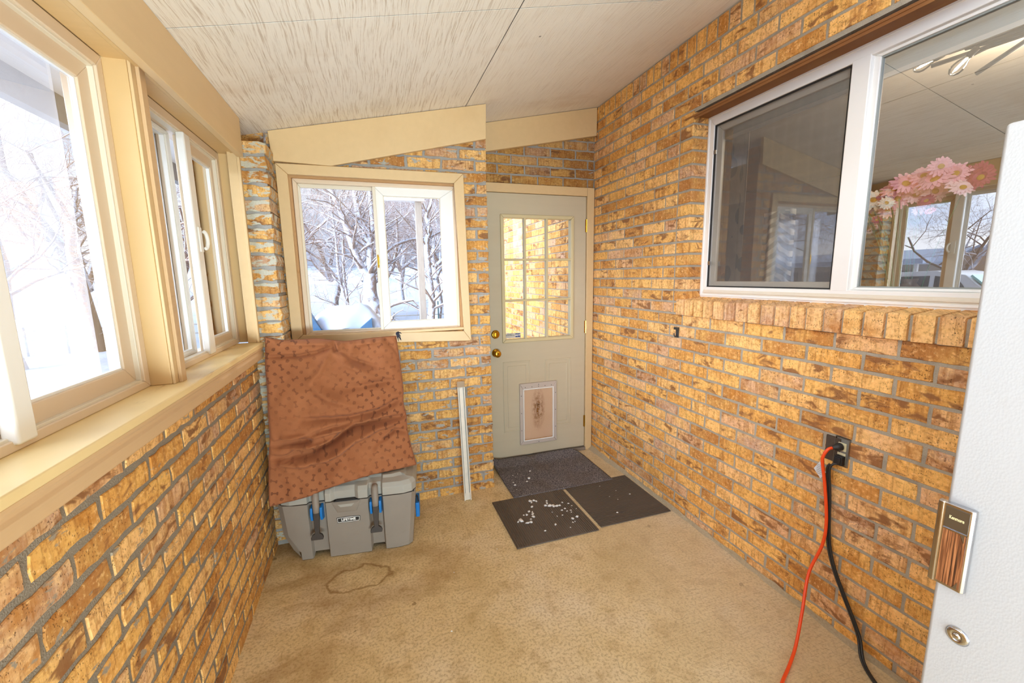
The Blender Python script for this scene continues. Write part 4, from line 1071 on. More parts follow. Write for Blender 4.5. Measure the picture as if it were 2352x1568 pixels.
for (x, y_, s_) in [(1.335, 2.03, .007), (1.53, 2.19, .006), (1.42, 2.16, .004), (1.39, 2.21, .003), (1.47, 2.26, .003), (1.40, 2.35, .003)]:
    chip(x, y_, s_, .0076, 'ice specks on the mat by the wall', 'tiny white ice speck on the rubber mat beside the right brick wall')
for (x, y_, s_) in [(.985, 2.62, .011), (.955, 2.58, .007), (.86, 2.56, .009), (.86, 2.60, .006), (1.03, 2.72, .008), (.93, 2.71, .004), (.89, 2.70, .005), (.85, 2.50, .004), (.90, 2.67, .003)]:
    chip(x, y_, s_, .0105, 'ice chips on the charcoal mat', 'small white ice chip on the charcoal carpet mat by the door')
for (x, y_, s_) in [(.225, 1.52, .005), (.55, 1.96, .003), (.30, 1.86, .003)]:
    chip(x, y_, s_, .0005, 'white crumbs on the concrete', 'tiny white crumb on the bare concrete floor')

# ------------------------------------------------------------------ small hook on the right wall
b = MB(); y_, z_ = 1.975, 1.10
b.box((XR-.006, y_-.011, z_-.030), (XR-.002, y_+.011, z_+.028)); b.tube([(XR-.005, y_, z_-.022), (XR-.018, y_, z_-.026), (XR-.026, y_, z_-.016), (XR-.026, y_, z_-.004)], .004, 8); b.box((XR-.020, y_-.014, z_+.016), (XR-.003, y_+.014, z_+.030))
hk = b.build('wall_hook', plain('dark_metal_hook', srgb('5a5b5c'), .4, .8), bevel=.001); tag(hk, 'small dark metal bracket on the right brick wall under the window sill', 'hook')

# ------------------------------------------------------------------ outlet with two plugs
ow = empty('electrical_outlet', (XR, 1.057, .75), 'metal electrical outlet let into the right brick wall with two cords plugged in', 'outlet')
b = MB(); b.box((XR-.004, 1.046, .700), (XR+.02, 1.100, .798)); b.build('recess_back', plain('dark_brown_recess', srgb('4e4034'), .9, var=.25, scale=60), ow)
b = MB(); b.ring(FR if False else wall_frame('R', XR), 1.014, 1.066, .694, .806, .002, .002, .002, .002, -.02, .006); b.build('box', M['steel'], ow)
b = MB(); b.box((XR-.002, 1.018, .698), (XR+.001, 1.062, .802)); b.build('cover_plate', plain('galvanised_plate', srgb('9aa09f'), .4, .7), ow, bevel=.001)
b = MB(); b.box((XR-.006, 1.024, .754), (XR-.001, 1.054, .786)); b.box((XR-.006, 1.024, .708), (XR-.001, 1.054, .746)); b.build('socket', plain('ivory_socket', srgb('d8cfa9'), .4), ow, bevel=.002)
M['orange'] = plain('orange_cord', srgb('f2501c'), .38, var=.02); M['black_c'] = plain('black_cord', srgb('2a2a2a'), .45, var=.05)
def catmull(P, n=10):
    P = [Vector(p) for p in P]; Q = [P[0]*2-P[1]]+P+[P[-1]*2-P[-2]]; out = []
    for i in range(1, len(Q)-2):
        for k in range(n):
            t = k/n; a, b_, c_, d = Q[i-1], Q[i], Q[i+1], Q[i+2]
            out.append(.5*((2*b_)+(c_-a)*t+(2*a-5*b_+4*c_-d)*t*t+(3*b_-a-3*c_+d)*t**3))
    out.append(P[-1]); return out
b = MB(); b.tube(catmull([(XR-.030, 1.052, .766), (XR-.048, 1.060, .758), (XR-.058, 1.068, .730), (XR-.056, 1.070, .70), (XR-.040, 1.062, .60), (XR-.035, 1.047, .46), (XR-.04, 1.050, .36), (XR-.085, 1.06, .24), (XR-.16, 1.02, .12), (XR-.235, .98, .035), (XR-.31, .945, .009), (1.28, .905, .008), (1.20, .86, .008), (1.13, .80, .008), (1.08, .70, .008), (1.06, .5, .008), (1.05, .2, .008)]), .0058, 10)
oc = b.build('extension_cord', M['orange'], smooth=True); tag(oc, 'bright orange extension cord hanging from the outlet down to the floor', 'cord')
b = MB(); b.lathe((XR-.006, 1.039, .772), (-1, .45, -.2), [(.012, 0), (.015, .004), (.014, .018), (.010, .026), (.007, .034)], 14); b.build('plug', M['black_c'], oc, smooth=True)
b = MB(); tg = [(XR-.052, 1.083, .700), (XR-.050, 1.105, .662), (XR-.046, 1.079, .630), (XR-.048, 1.060, .664)]
b.prism(tg, (.0008, 0, 0)); b.tube([(XR-.058, 1.070, .705), (XR-.054, 1.078, .708), (XR-.052, 1.083, .700)], .0012, 6)
tgo = b.build('cord_tag', plain('paper_tag', srgb('d6dade'), .5), oc)
b = MB()
for i in range(6): b.box((XR-.0535, 1.072, .650+.007*i), (XR-.0528, 1.092, .6515+.007*i))
b.build('fine_print', plain('grey_print', srgb('8c9298'), .6), tgo)
b = MB(); P_ = catmull([(XR-.022, 1.038, .704), (XR-.030, 1.048, .700), (XR-.034, 1.056, .680), (XR-.030, 1.056, .64), (XR-.024, 1.050, .56), (XR-.020, 1.042, .42), (XR-.020, 1.028, .34), (XR-.022, 1.00, .27), (XR-.022, .965, .205), (XR-.020, .93, .14), (XR-.022, .895, .075), (XR-.05, .86, .02), (XR-.085, .80, .007), (XR-.13, .70, .006), (XR-.15, .5, .006), (XR-.16, .2, .006)])
b.tube(P_, .0046, 8); b.tube([p+Vector((-.002, .0075, 0)) for p in P_[12:]], .0042, 8)
bc = b.build('power_cord', M['black_c'], smooth=True); tag(bc, 'flat black power cord hanging from the outlet beside the orange one', 'cord')
b = MB(); b.box((XR-.024, 1.022, .700), (XR-.005, 1.052, .738)); b.box((XR-.030, 1.026, .706), (XR-.022, 1.050, .734)); b.build('plug', M['black_rub'], bc, bevel=.004, seg=3)

# ------------------------------------------------------------------ upright freezer
m = NT('white_enamel'); o = m.obj(); f = m.n('TexVoronoi', {0: m.mapping(o, (1, 1, .7))}); f.inputs['Scale'].default_value = 300
sm_ = m.noise(m.mapping(o, (1, 9, 4)), 1, 5, .7)
c = m.mix(m.math('MULTIPLY', m.step(sm_, .55, .75), .12), srgb('b6b7b6'), srgb('aaa095'))
dv = m.n('TexVoronoi', {0: o}); dv.inputs['Scale'].default_value = 26; dr = m.n('SeparateColor', {0: dv.outputs['Color']})
c = m.mix(m.math('MULTIPLY', m.math('LESS_THAN', dv.outputs['Distance'], m.math('MULTIPLY', dr.outputs[1], .045)), m.math('MULTIPLY', m.math('GREATER_THAN', dr.outputs[0], .72), .6)), c, srgb('8a7a66'))
M['enamel'] = m.done(c, .38, m.bump(f.outputs['Distance'], .16, .001), spec=.5)
FX = 1.0; FY = .433
fz_ = empty('upright_freezer', (1.33, .09, 0), 'old white upright freezer with a woodgrain handle, standing by the right wall', 'freezer')
b = MB(); b.box((FX+.05, -.26, .03), (XR-.03, FY-.008, 1.655)); b.build('cabinet', M['enamel'], fz_, bevel=.008, seg=3)
b = MB(); b.box((FX, -.265, .055), (FX+.044, FY, 1.668)); b.build('door', M['enamel'], fz_, bevel=.007, seg=4)
b = MB(); b.box((FX+.042, -.255, .06), (FX+.052, FY-.010, 1.655)); b.build('door_seal', M['gasket'], fz_)
for (x_, y_) in ((FX+.09, -.2), (FX+.09, .36), (XR-.08, -.2), (XR-.08, .36)):
    b = MB(); b.lathe((x_, y_, 0), (0, 0, 1), [(.022, 0), (.022, .012), (.01, .016), (.01, .034)], 12); b.build('foot', M['black_rub'], fz_)
M['chrome'] = plain('chrome_trim', srgb('c9c9cb'), .14, 1, var=.02)
HT, HB, HA, HC = 1.008, .846, .440, .388
b = MB()
b.prism([(FX-.001, HC, HB), (FX-.009, HC, HB), (FX-.013, HC+.004, HB), (FX-.013, HA-.011, HB), (FX-.015, HA-.009, HB), (FX-.014, HA-.002, HB), (FX-.008, HA, HB), (FX-.001, HA, HB)], (0, 0, HT-HB))
hdl = b.build('handle', M['chrome'], fz_, bevel=.0018)
b = MB(); b.box((FX-.0145, HC+.005, HB+.006), (FX-.0125, HA-.014, HT-.050)); m = NT('woodgrain_film'); o = m.obj()
gw = m.noise(m.mapping(o, (1, 340, 7)), 1, 4, .6, .4); M['wood'] = m.done(m.ramp(gw, [(.36, srgb('3c2518')), (.48, srgb('7d4c2c')), (.6, srgb('b0764a'))]), .35); b.build('woodgrain_inlay', M['wood'], hdl)
b = MB(); b.box((FX-.0145, HC+.005, HT-.046), (FX-.0125, HA-.014, HT-.006)); npl = b.build('name_plate', plain('bronze_plate', srgb('5b4c38'), .4, .3), hdl)
b = MB(); b.box((FX-.0152, HC+.006, HT-.050), (FX-.0136, HA-.013, HT-.0475)); b.build('chrome_line', M['chrome'], hdl)
b = MB()
for pp in ([(HC+.008, HT-.050), (HC+.008, HT-.064), (HC+.014, HT-.050)], [(HC+.008, HB+.006), (HC+.014, HB+.006), (HC+.008, HB+.020)]):
    b = MB(); b.prism([(FX-.0152, a, c_) for a, c_ in pp], (.001, 0, 0)); b.build('peeled_corner', M['steel'], hdl)
cu = bpy.data.curves.new('lettering', 'FONT'); cu.body = 'Kenmore'; cu.size = .0088; cu.offset = .0002; cu.extrude = .0002; cu.align_x = 'CENTER'; cu.align_y = 'CENTER'; cu.materials.append(plain('gold_print', srgb('e9d9a4'), .4))
ko = bpy.data.objects.new('lettering', cu); COL.objects.link(ko); ko.parent = npl
ko.matrix_basis = Matrix(((0, 0, -1, FX-.0152), (-.62, 0, 0, .4095), (0, 1, 0, HT-.024), (0, 0, 0, 1))); ko = text_mesh(ko)
b = MB(); b.lathe((FX+.001, .390, .756), (-1, 0, 0), [(.0165, 0), (.017, .002), (.013, .005), (.008, .006), (.0075, .0045), (.0055, .0045), (.005, .007), (.002, .0075)], 28); b.build('lock', M['chrome'], fz_, smooth=True)

# ================================================================== OUTSIDE
M['snow'] = None
m = NT('snow'); o = m.obj(); f = m.noise(o, .35, 5, .6); g = m.noise(o, 3, 4)
c = m.mix(f, srgb('bccadd'), srgb('d6deea')); c = m.mix(m.math('MULTIPLY', m.step(m.noise(m.mapping(o, (.12, .5, 1)), 1, 5, .65), .6, .72), .5), c, srgb('a7a29c'))
M['snow'] = m.done(c, .8, m.bump(m.math('ADD', f, m.math('MULTIPLY', g, .1)), .6, .3), spec=.2)
M['snow_s'] = plain('fresh_snow', srgb('b9c7dd'), .8, var=.02, bump=.4, bscale=25)
def ghit(x, y_): return GZ+.18*noise.noise(Vector((x*.12, y_*.12, 0)))+.02*noise.noise(Vector((x*.9, y_*.9, 3)))
b = MB(); xs = [-90+3*i for i in range(61)]; ys = [-30+3*i for i in range(51)]; w_ = len(xs)
def gz2(x, y_):
    base = ghit(x, y_)
    if -3 < x < 3 and -3 < y_ < 6: base = GZ-.05
    return base
V = [(x, y_, gz2(x, y_)+max(0, (y_-25)*.008)) for y_ in ys for x in xs]
b.add(V, [(j*w_+i, j*w_+i+1, (j+1)*w_+i+1, (j+1)*w_+i) for j in range(len(ys)-1) for i in range(w_-1)])
tag(b.build('ground', M['snow'], smooth=True), 'snow covered garden and field', 'ground', kind='structure')
# far hills
m = NT('snowy_hills'); o = m.obj()
M['hill'] = m.done(m.mix(m.step(m.noise(m.mapping(o, (.08, .08, .25)), 1, 6, .65), .45, .6), srgb('a9bcd8'), srgb('e2e9f4')), .9, spec=.1)
b = MB(); V = []; K = 80
for i in range(K+1):
    a = -2.0+3.3*i/K; x, y_ = 150*math.sin(a), 150*math.cos(a)
    h = 5.5+4.0*noise.noise(Vector((i*.12, 0, 0)))+1.2*noise.noise(Vector((i*.5, 4, 0)))
    V += [(x, y_, -4), (x*1.05, y_*1.05, h*.6), (x*1.15, y_*1.15, h)]
b.add(V, [(3*i+q, 3*i+3+q, 3*i+4+q, 3*i+1+q) for i in range(K) for q in (0, 1)])
tag(b.build('hills', M['hill'], smooth=True), 'low blue white hills on the horizon', 'hills', kind='structure')

# house wall going on beyond the door, with its roof edge
w = Wall(wall_frame('R', XR), .001, 77, .1)
zz = [-.38+.0676*k for k in range(0, 46)]
w.courses(zz, 3.10, 7.6, .209, .02, .0095, low=True)
w.slab(3.08, 7.6, -.5, 2.75, -.25, -.006)
w.build('wall_outside', brick_material('brick_outside', 0, bright=1.45), M['mort_r'], 'brick wall of the house seen through the door panes')
b = MB(); b.box((1.6, 3.1, 2.74), (9, 7.6, 2.86)); b.box((XR, -3, 2.70), (9, 3.1, 2.86)); tag(b.build('house_roof', M['soffit']), 'flat edge of the house roof', 'roof', kind='structure')

# trees
m = NT('snowy_bark'); o = m.obj(); ge = m.n('NewGeometry'); sz = m.n('SeparateXYZ', {0: ge.outputs['Normal']})
f = m.noise(o, 7, 4, .7); c = m.mix(m.noise(m.mapping(o, (20, 20, 3)), 1, 4), srgb('80695a'), srgb('ab8d74'))
sn = m.step(m.math('ADD', m.math('ADD', sz.outputs[2], m.math('MULTIPLY', sz.outputs[0], -.45)), m.math('MULTIPLY', m.math('SUBTRACT', f, .5), 1.5)), -.28, .12)
M['bark'] = m.done(m.mix(sn, c, srgb('d5dbe8')), .85, m.bump(f, .5, .03), spec=.1)
m = NT('snowy_twigs'); o = m.obj(); ge = m.n('NewGeometry'); sz = m.n('SeparateXYZ', {0: ge.outputs['Normal']}); f = m.noise(o, 5, 3)
sn = m.step(m.math('ADD', sz.outputs[2], m.math('MULTIPLY', m.math('SUBTRACT', f, .5), 1.6)), -.15, .65)
M['twig'] = m.done(m.mix(sn, srgb('a08370'), srgb('dfe0e8')), .85, spec=.1)
def grow(b, p, d, L, r, depth, rnd, maxd, droop=.06, m_=0, spread=.62):
    pts = [p]; rs = [r]; q = Vector(p); dd = Vector(d); n = 4 if depth < 3 else 3
    for i in range(n):
        dd = (dd+Vector((rnd.gauss(0, .17), rnd.gauss(0, .17), rnd.gauss(0, .10)-droop*depth*.35))).normalized()
        q = q+dd*(L/n); pts.append(q.copy()); rs.append(r*(1-(.55 if depth < maxd else .8)*(i+1)/n))
    b.tube(pts, rs, 6 if depth < 2 else (4 if depth < 3 else 3), m_ if depth < 2 else 1, cap=False)
    if depth >= maxd: return
    kids = rnd.randint(3, 4) if depth < 2 else rnd.randint(3, 5)
    for k in range(kids):
        t = rnd.uniform(.3, 1); i = min(n-1, int(t*n)); pp = pts[i].lerp(pts[i+1], t*n-i) if t < 1 else pts[-1]
        ax = dd.orthogonal().normalized(); ax.rotate(Matrix.Rotation(rnd.uniform(0, 6.28), 3, dd))
        nd = (dd*(1-spread)+ax*spread*rnd.uniform(.7, 1.2)+Vector((0, 0, .12))).normalized()
        grow(b, pp, nd, L*rnd.uniform(.52, .78), max(.003, rs[min(i+1, n)]*rnd.uniform(.45, .75)), depth+1, rnd, maxd, droop, m_, spread)
def path_limb(b, P, r0, r1, rnd, shoots, maxd=3, L=1.1):
    P = catmull(P, 5); n = len(P); b.tube(P, [r0+(r1-r0)*i/(n-1) for i in range(n)], 9, 0, cap=False)
    for k in range(shoots):
        i = rnd.randint(int(n*.12), n-2); r = r0+(r1-r0)*i/(n-1); dd = (P[i+1]-P[i]).normalized()
        a = dd.orthogonal().normalized(); a.rotate(Matrix.Rotation(rnd.uniform(0, 6.28), 3, dd)); nd = (dd*.3+a*.8+Vector((0, 0, .25))).normalized()
        grow(b, P[i], nd, L*rnd.uniform(.6, 1.3), r*rnd.uniform(.2, .42), 1, rnd, maxd, .1, 0)
Y_ = 12.0
def P3(L, dy=0, sp=0): return [Vector((x, Y_+dy+sp*i, z)) for i, (x, z) in enumerate(L)]
rn = random.Random(21)
b = MB()
path_limb(b, P3([(.19, -.6), (.13, .079), (.06, .6), (-.02, 1.02), (-.003, 1.407), (-.004, 1.587)]), .24, .15, rn, 6)
path_limb(b, P3([(-.02, 1.40), (-.264, 1.922), (-.455, 2.622), (-.60, 3.159), (-.77, 3.657), (-.95, 4.6), (-1.3, 5.6)]), .115, .03, rn, 34)
path_limb(b, P3([(-.004, 1.55), (.04, 2.328), (-.159, 3.098), (-.236, 3.705), (-.2, 4.8), (.1, 6)], .05, .02), .11, .03, rn, 34)
path_limb(b, P3([(.043, 2.303), (.15, 2.8), (.160, 3.2), (.147, 3.723), (.3, 5.0)], .0), .10, .03, rn, 22)
path_limb(b, P3([(.0, 1.5), (.5, 2.2), (1.1, 2.5), (1.7, 2.6), (2.4, 3.0)], .1, .1), .07, .015, rn, 16)
tag(b.build('snowy_tree', [M['bark'], M['twig']], smooth=True), 'big forked tree with snow plastered on its trunk behind the back window', 'tree', 'bare snowy trees in the garden')
b = MB()
path_limb(b, P3([(-.62, -.6), (-.68, .829), (-.794, 1.547), (-.80, 2.42), (-.837, 3.151), (-.9, 4.4)], .4), .055, .015, rn, 30, 3, .9)
path_limb(b, P3([(-.60, -.6), (-.63, .853), (-.666, 1.672), (-.617, 2.669), (-.55, 4.0)], .4), .05, .015, rn, 30, 3, .9)
tag(b.build('snowy_tree', [M['bark'], M['twig']], smooth=True), 'thin two-stemmed bare tree left of the big forked tree', 'tree', 'bare snowy trees in the garden')
b = MB()
path_limb(b, P3([(1.60, -.6), (1.609, .278), (1.658, .747), (1.60, 1.6), (1.574, 2.445), (1.695, 2.762), (1.607, 3.15), (1.787, 3.62), (1.9, 4.8)], .2), .13, .03, rn, 30)
tag(b.build('snowy_tree', [M['bark'], M['twig']], smooth=True), 'reddish bare tree behind the patio post', 'tree', 'bare snowy trees in the garden')
protos = []
for s_ in range(3):
    r_ = random.Random(100+s_); b = MB(); grow(b, Vector((0, 0, 0)), Vector((0, 0, 1)), 2.6, .13, 0, r_, 5, .05, 0, .6)
    for k in range(3): grow(b, Vector((0, 0, r_.uniform(.9, 1.9))), Vector((r_.uniform(-1, 1), r_.uniform(-1, 1), .8)).normalized(), 2.3, .07, 1, r_, 5, .05, 0, .62)
    protos.append(b)
tl_ = ['wide bare snowy tree standing far across the field', 'bare snow dusted tree in the row beyond the fence', 'slender bare snowy tree out in the white field']
spots = [(-3.2, 17, 1.4), (-1.6, 20, 1.5), (.6, 19, 1.35), (2.6, 18, 1.4), (3.8, 22, 1.6), (-5.5, 21, 1.5), (-.4, 26, 1.8), (-7, 14, 1.4), (-9, 18, 1.6), (-11.5, 14, 1.5), (-14, 16, 1.8), (-21, 11.3, 1.2), (-17, 20, 2.0), (-17, -1, 1.6), (-4.2, 11.6, 1.1), (-7.2, 11.6, 1.2), (5.5, 26, 1.8), (2.0, 30, 2.0)]
first = {}
for i, (x, y_, sc_) in enumerate(spots):
    k = i % 3
    if k not in first: ob = protos[k].build('snowy_tree', [M['bark'], M['twig']], smooth=True); first[k] = ob
    else: ob = first[k].copy(); COL.objects.link(ob)
    ob.location = (x, y_, GZ-.1); ob.rotation_euler.z = i*1.9; ob.scale = (sc_, sc_, sc_)
    tag(ob, tl_[k], 'tree', ['wide bare trees far off', 'bare trees in a row beyond the fence', 'slender bare trees in the white field'][k])

# patio roof corner, gutter and post beyond the back window
pt = empty('patio_cover', (.70, 6, GZ), 'white patio roof corner with gutter on a grey post, outside the back window', 'patio cover')
m = NT('weathered_post'); o = m.obj(); f = m.noise(m.mapping(o, (60, 60, 6)), 1, 5, .7); M['post'] = m.done(m.mix(f, srgb('8c857b'), srgb('b9b3a8')), .85, m.bump(f, .4, .003))
b = MB(); b.box((.640, 5.95, GZ-.1), (.725, 6.04, 2.46)); b.build('post', M['post'], pt, bevel=.004)
b = MB(); b.box((.20, 5.93, 2.46), (.76, 6.03, 2.56)); b.box((.58, 5.9, 2.455), (.76, 6.06, 2.50)); b.build('beam', M['white_v'], pt, bevel=.004)
b = MB()
for i in range(14): b.prism([(.20, 5.2+.075*i, 2.57), (.70, 5.2+.075*i, 2.57), (.70, 5.245+.075*i, 2.585), (.20, 5.245+.075*i, 2.585)], (0, 0, .006))
b.build('corrugated_sheet', M['soffit'], pt); 
b = MB(); b.prism([(.70, 5.0, 2.53), (.76, 5.0, 2.53), (.77, 5.0, 2.60), (.70, 5.0, 2.60)], (0, 1.1, 0)); b.prism([(.20, 6.04, 2.50), (.77, 6.04, 2.50), (.77, 6.12, 2.50), (.20, 6.12, 2.50)], (0, 0, .09)); b.build('gutter', M['white_v'], pt)

# snow covered table set
tb = empty('garden_table', (-.27, 5.0, GZ), 'blue garden table buried under a thick pillow of snow, outside the back window', 'table')
M['blue_m'] = plain('blue_cover', srgb('2f5f86'), .6, var=.2)  # one blue for the table top, flaps and legs
b = MB(); nx, ny = 40, 24; V = []
def top_h(u, v):
    e = min(u, 1-u)*2; g = min(v, 1-v)*2
    return .20*min(1, (e*2.6))**.5*min(1, (g*2.2))**.5*(1-.25*noise.noise(Vector((u*4, v*3, 1))))+.05*math.exp(-((u-.72)/.07)**2-((v-.5)/.2)**2)
for j in range(ny+1):
    for i in range(nx+1):
        u, v = i/nx, j/ny; V.append((-.60+.69*u+.02*math.sin(v*9), 4.75+.50*v+.02*math.sin(u*11), .95-.05*u+top_h(u, v)-.04*math.sin(u*7)*(1-v)))
k = len(V); V += [(x, y_, .90+.02*math.sin(x*17)) for x, y_, z in V]; w_ = nx+1; F = []
for j in range(ny):
    for i in range(nx): a = j*w_+i; F += [(a, a+1, a+w_+1, a+w_), (k+a, k+a+w_, k+a+w_+1, k+a+1)]
for seq in ([i for i in range(w_)][::-1], [ny*w_+i for i in range(w_)], [j*w_ for j in range(ny+1)], [j*w_+nx for j in range(ny+1)][::-1]):
    for a, c_ in zip(seq, seq[1:]): F.append((a, c_, k+c_, k+a))
b.add(V, F); b.build('snow_load', M['snow_s'], tb, smooth=True)
b = MB(); b.box((-.57, 4.80, .86), (.03, 5.25, .90)); b.build('table_top', M['blue_m'], tb)
b = MB(); b.prism([(-.605, 4.70, 1.10), (-.565, 4.70, 1.02), (-.50, 4.70, .90), (-.50, 4.70, .55), (-.62, 4.70, .55), (-.625, 4.70, .95)], (0, .12, 0)); b.build('side_flap', M['blue_m'], tb)
b = MB(); b.prism([(-.13, 4.70, .92), (-.01, 4.70, 1.02), (-.005, 4.70, .55), (-.13, 4.70, .55)], (0, .12, 0)); b.build('side_flap', M['blue_m'], tb)
for (x_, y_) in ((-.54, 4.84), (0, 4.84), (-.54, 5.2), (0, 5.2)):
    b = MB(); b.tube([(x_, y_, GZ-.1), (x_, y_, .87)], .016, 8); b.build('leg', M['blue_m'], tb)
b = MB(); b.tube([(-.63, 4.60, .90), (-.22, 4.60, .915), (-.20, 4.60, .86)], .010, 6); b.tube([(-.63, 4.60, .885), (-.22, 4.60, .90)], .006, 6); b.tube([(-.60, 4.60, .90), (-.60, 4.80, .88)], .008, 6); b.build('rail', plain('dark_teal_metal', srgb('1c4a55'), .5), tb)
# fence across the garden
fe = empty('garden_fence', (1.2, 14, GZ), 'low wire and rail fence across the snowy field', 'fence')
for i in range(22):
    b = MB(); xx = -9.3+.83*i; b.tube([(xx, 14, GZ-.2), (xx, 14, .36)], .028, 6); b.build('post', M['post'], fe)
for z_ in (.02, .27):
    b = MB(); b.tube([(-9.3, 14, z_), (8.2, 14, z_-.05)], .018, 5); b.build('rail', M['post'], fe)
for (xx, hh) in ((1.502, .60), (2.078, .68)):
    b = MB(); b.tube([(xx, 13.9, GZ-.2), (xx, 13.9, hh)], .022, 6); tag(b.build('metal_stake', plain('dark_green_stake', srgb('1f4d45'), .5)), 'dark green metal stake standing at the fence', 'stake', 'green stakes at the fence')

# low farm building, barn and pickup west of the porch (seen mirrored in the house window)
fb = empty('farm_building', (-25, 18, GZ), 'long low building with a snow covered roof and white posts', 'building')
M['clap'] = plain('pale_siding', srgb('cfc3b4'), .7); M['win_dark'] = plain('dark_window', srgb('8a8d92'), .3)
b = MB(); b.box((-30, 15, GZ-.3), (-26, 26, 1.75)); b.build('wall', M['clap'], fb)
b = MB(); b.prism([(-24.6, 14.6, 1.78), (-30.5, 14.6, 2.15), (-30.5, 14.6, 2.75), (-24.6, 14.6, 2.05)], (0, 12, 0)); b.build('roof', M['snow_s'], fb)
for i in range(6):
    b = MB(); b.box((-24.9, 14.9+1.9*i, GZ-.3), (-24.75, 15.05+1.9*i, 1.8)); b.build('post', M['white_v'], fb)
for i in range(4):
    b = MB(); b.box((-26.02, 16+2.2*i, .5), (-25.95, 17.1+2.2*i, 1.4)); b.build('window', M['win_dark'], fb)
bn = empty('barn', (-29, 13.4, GZ), 'small tan barn with a gambrel gable beside the long low building', 'building')
b = MB(); b.prism([(-27, 12.6, GZ-.3), (-27, 14.4, GZ-.3), (-27, 14.4, 1.7), (-27, 14.05, 2.25), (-27, 13.5, 2.6), (-27, 12.95, 2.25), (-27, 12.6, 1.7)], (-4, 0, 0)); b.build('wall', plain('tan_barn', srgb('cdae93'), .7), bn)
b = MB(); b.prism([(-26.9, 14.5, 1.72), (-26.9, 14.08, 2.32), (-26.9, 13.5, 2.70), (-26.9, 12.92, 2.32), (-26.9, 12.5, 1.72), (-26.9, 12.6, 1.70), (-26.9, 12.98, 2.24), (-26.9, 13.5, 2.58), (-26.9, 14.02, 2.24), (-26.9, 14.4, 1.70)], (-4.2, 0, 0)); b.build('roof', M['snow_s'], bn)
# pickup: side profile extruded, cab glass, wheels
tr = empty('pickup_truck', (-9.9, 6.6, GZ), 'white crew cab pickup truck parked in the snow', 'truck')
tx0, tx1 = -10.75, -9.0
def side(P, x0, x1, name, mat, parent, bev=.03):
    b = MB(); b.prism([(x1, y_, z_+GZ) for y_, z_ in P], (x0-x1, 0, 0)); return b.build(name, mat, parent, bevel=bev, seg=3)
M['tw'] = plain('white_car_paint', srgb('eceef0'), .2, spec=.6); M['car_glass'] = plain('dark_car_glass', srgb('3f474f'), .06, spec=.8); M['wind'] = plain('teal_windshield', srgb('9fd3cc'), .08, spec=.8)
side([(4.0, .45), (9.4, .45), (9.45, 1.02), (7.35, 1.05), (5.15, 1.05), (4.05, .98), (3.9, .75)], tx0, tx1, 'body', M['tw'], tr)
cabp = side([(5.1, 1.04), (5.75, 1.66), (6.3, 1.76), (7.1, 1.73), (7.35, 1.60), (7.42, 1.04)], tx0+.12, tx1-.06, 'cab', M['tw'], tr)
for P in ([(5.55, 1.10), (5.86, 1.56), (6.28, 1.64), (6.30, 1.10)], [(6.40, 1.10), (6.38, 1.64), (6.98, 1.62), (7.10, 1.45), (7.12, 1.10)]):
    side(P, tx1-.07, tx1-.045, 'side_window', M['car_glass'], cabp, .004)
b = MB(); b.prism([(tx1-.14, 5.13, 1.10+GZ), (tx1-.14, 5.70, 1.63+GZ), (tx0+.2, 5.70, 1.63+GZ), (tx0+.2, 5.13, 1.10+GZ)], (0, -.03, .03)); b.build('windshield', M['wind'], cabp)
b = MB(); b.box((tx1-.05, 5.45, 1.08+GZ), (tx1+.16, 5.60, 1.24+GZ)); b.build('mirror', M['tw'], cabp, bevel=.03, seg=3)
for y_ in (4.75, 8.35):
    for x_ in (tx0+.05, tx1-.25):
        b = MB(); b.lathe((x_, y_, .38+GZ), (1, 0, 0), [(.25, 0), (.37, .02), (.38, .12), (.37, .22), (.25, .24)], 24); wh = b.build('wheel', M['black_rub'], tr, smooth=False); b = MB(); b.lathe((x_+.235, y_, .38+GZ), (1, 0, 0), [(.22, 0), (.21, .012), (.06, .02)], 20); b.build('rim', M['steel'], wh)

# ================================================================== INSIDE THE HOUSE
M['int_wall'] = plain('beige_inner_wall', srgb('a89b86'), .8); M['int_ceil'] = plain('cream_inner_ceiling', srgb('cfc5b4'), .8)
b = MB(); b.box((5.2, -3, 0), (5.3, 5, 2.7)); b.build('wall_inner_east', M['int_wall']); tag(bpy.data.objects['wall_inner_east'], 'beige wall across the room inside the house', 'wall', kind='structure')
b = MB(); b.box((XR+.12, 4.6, 0), (5.3, 4.7, 2.7)); tag(b.build('wall_inner_north', M['int_wall']), 'beige end wall inside the house', 'wall', kind='structure')
b = MB(); b.box((XR+.12, -3.1, 0), (5.3, -3, 2.7)); tag(b.build('wall_inner_south', M['int_wall']), 'beige near end wall inside the house', 'wall', kind='structure')
b = MB(); b.box((XR+.12, -3, 2.52), (5.3, 4.7, 2.6)); tag(b.build('ceiling_inner', M['int_ceil']), 'cream ceiling inside the house', 'ceiling', kind='structure')
b = MB(); b.box((XR+.12, -3, -.1), (5.3, 4.7, 0)); tag(b.build('floor_inner', plain('brown_inner_floor', srgb('7c6248'), .6)), 'brown floor inside the house', 'floor', kind='structure')
b = MB(); b.box((XR+.111, 2.0, 0), (XR+.14, 4.6, 2.52)); b.box((XR+.111, -3, 0), (XR+.14, .25, 2.52)); b.box((XR+.111, .25, 0), (XR+.14, 2.0, 1.28)); b.box((XR+.111, .25, 2.28), (XR+.14, 2.0, 2.52)); tag(b.build('wall_inner_west', M['int_wall']), 'inner face of the window wall of the house', 'wall', kind='structure')
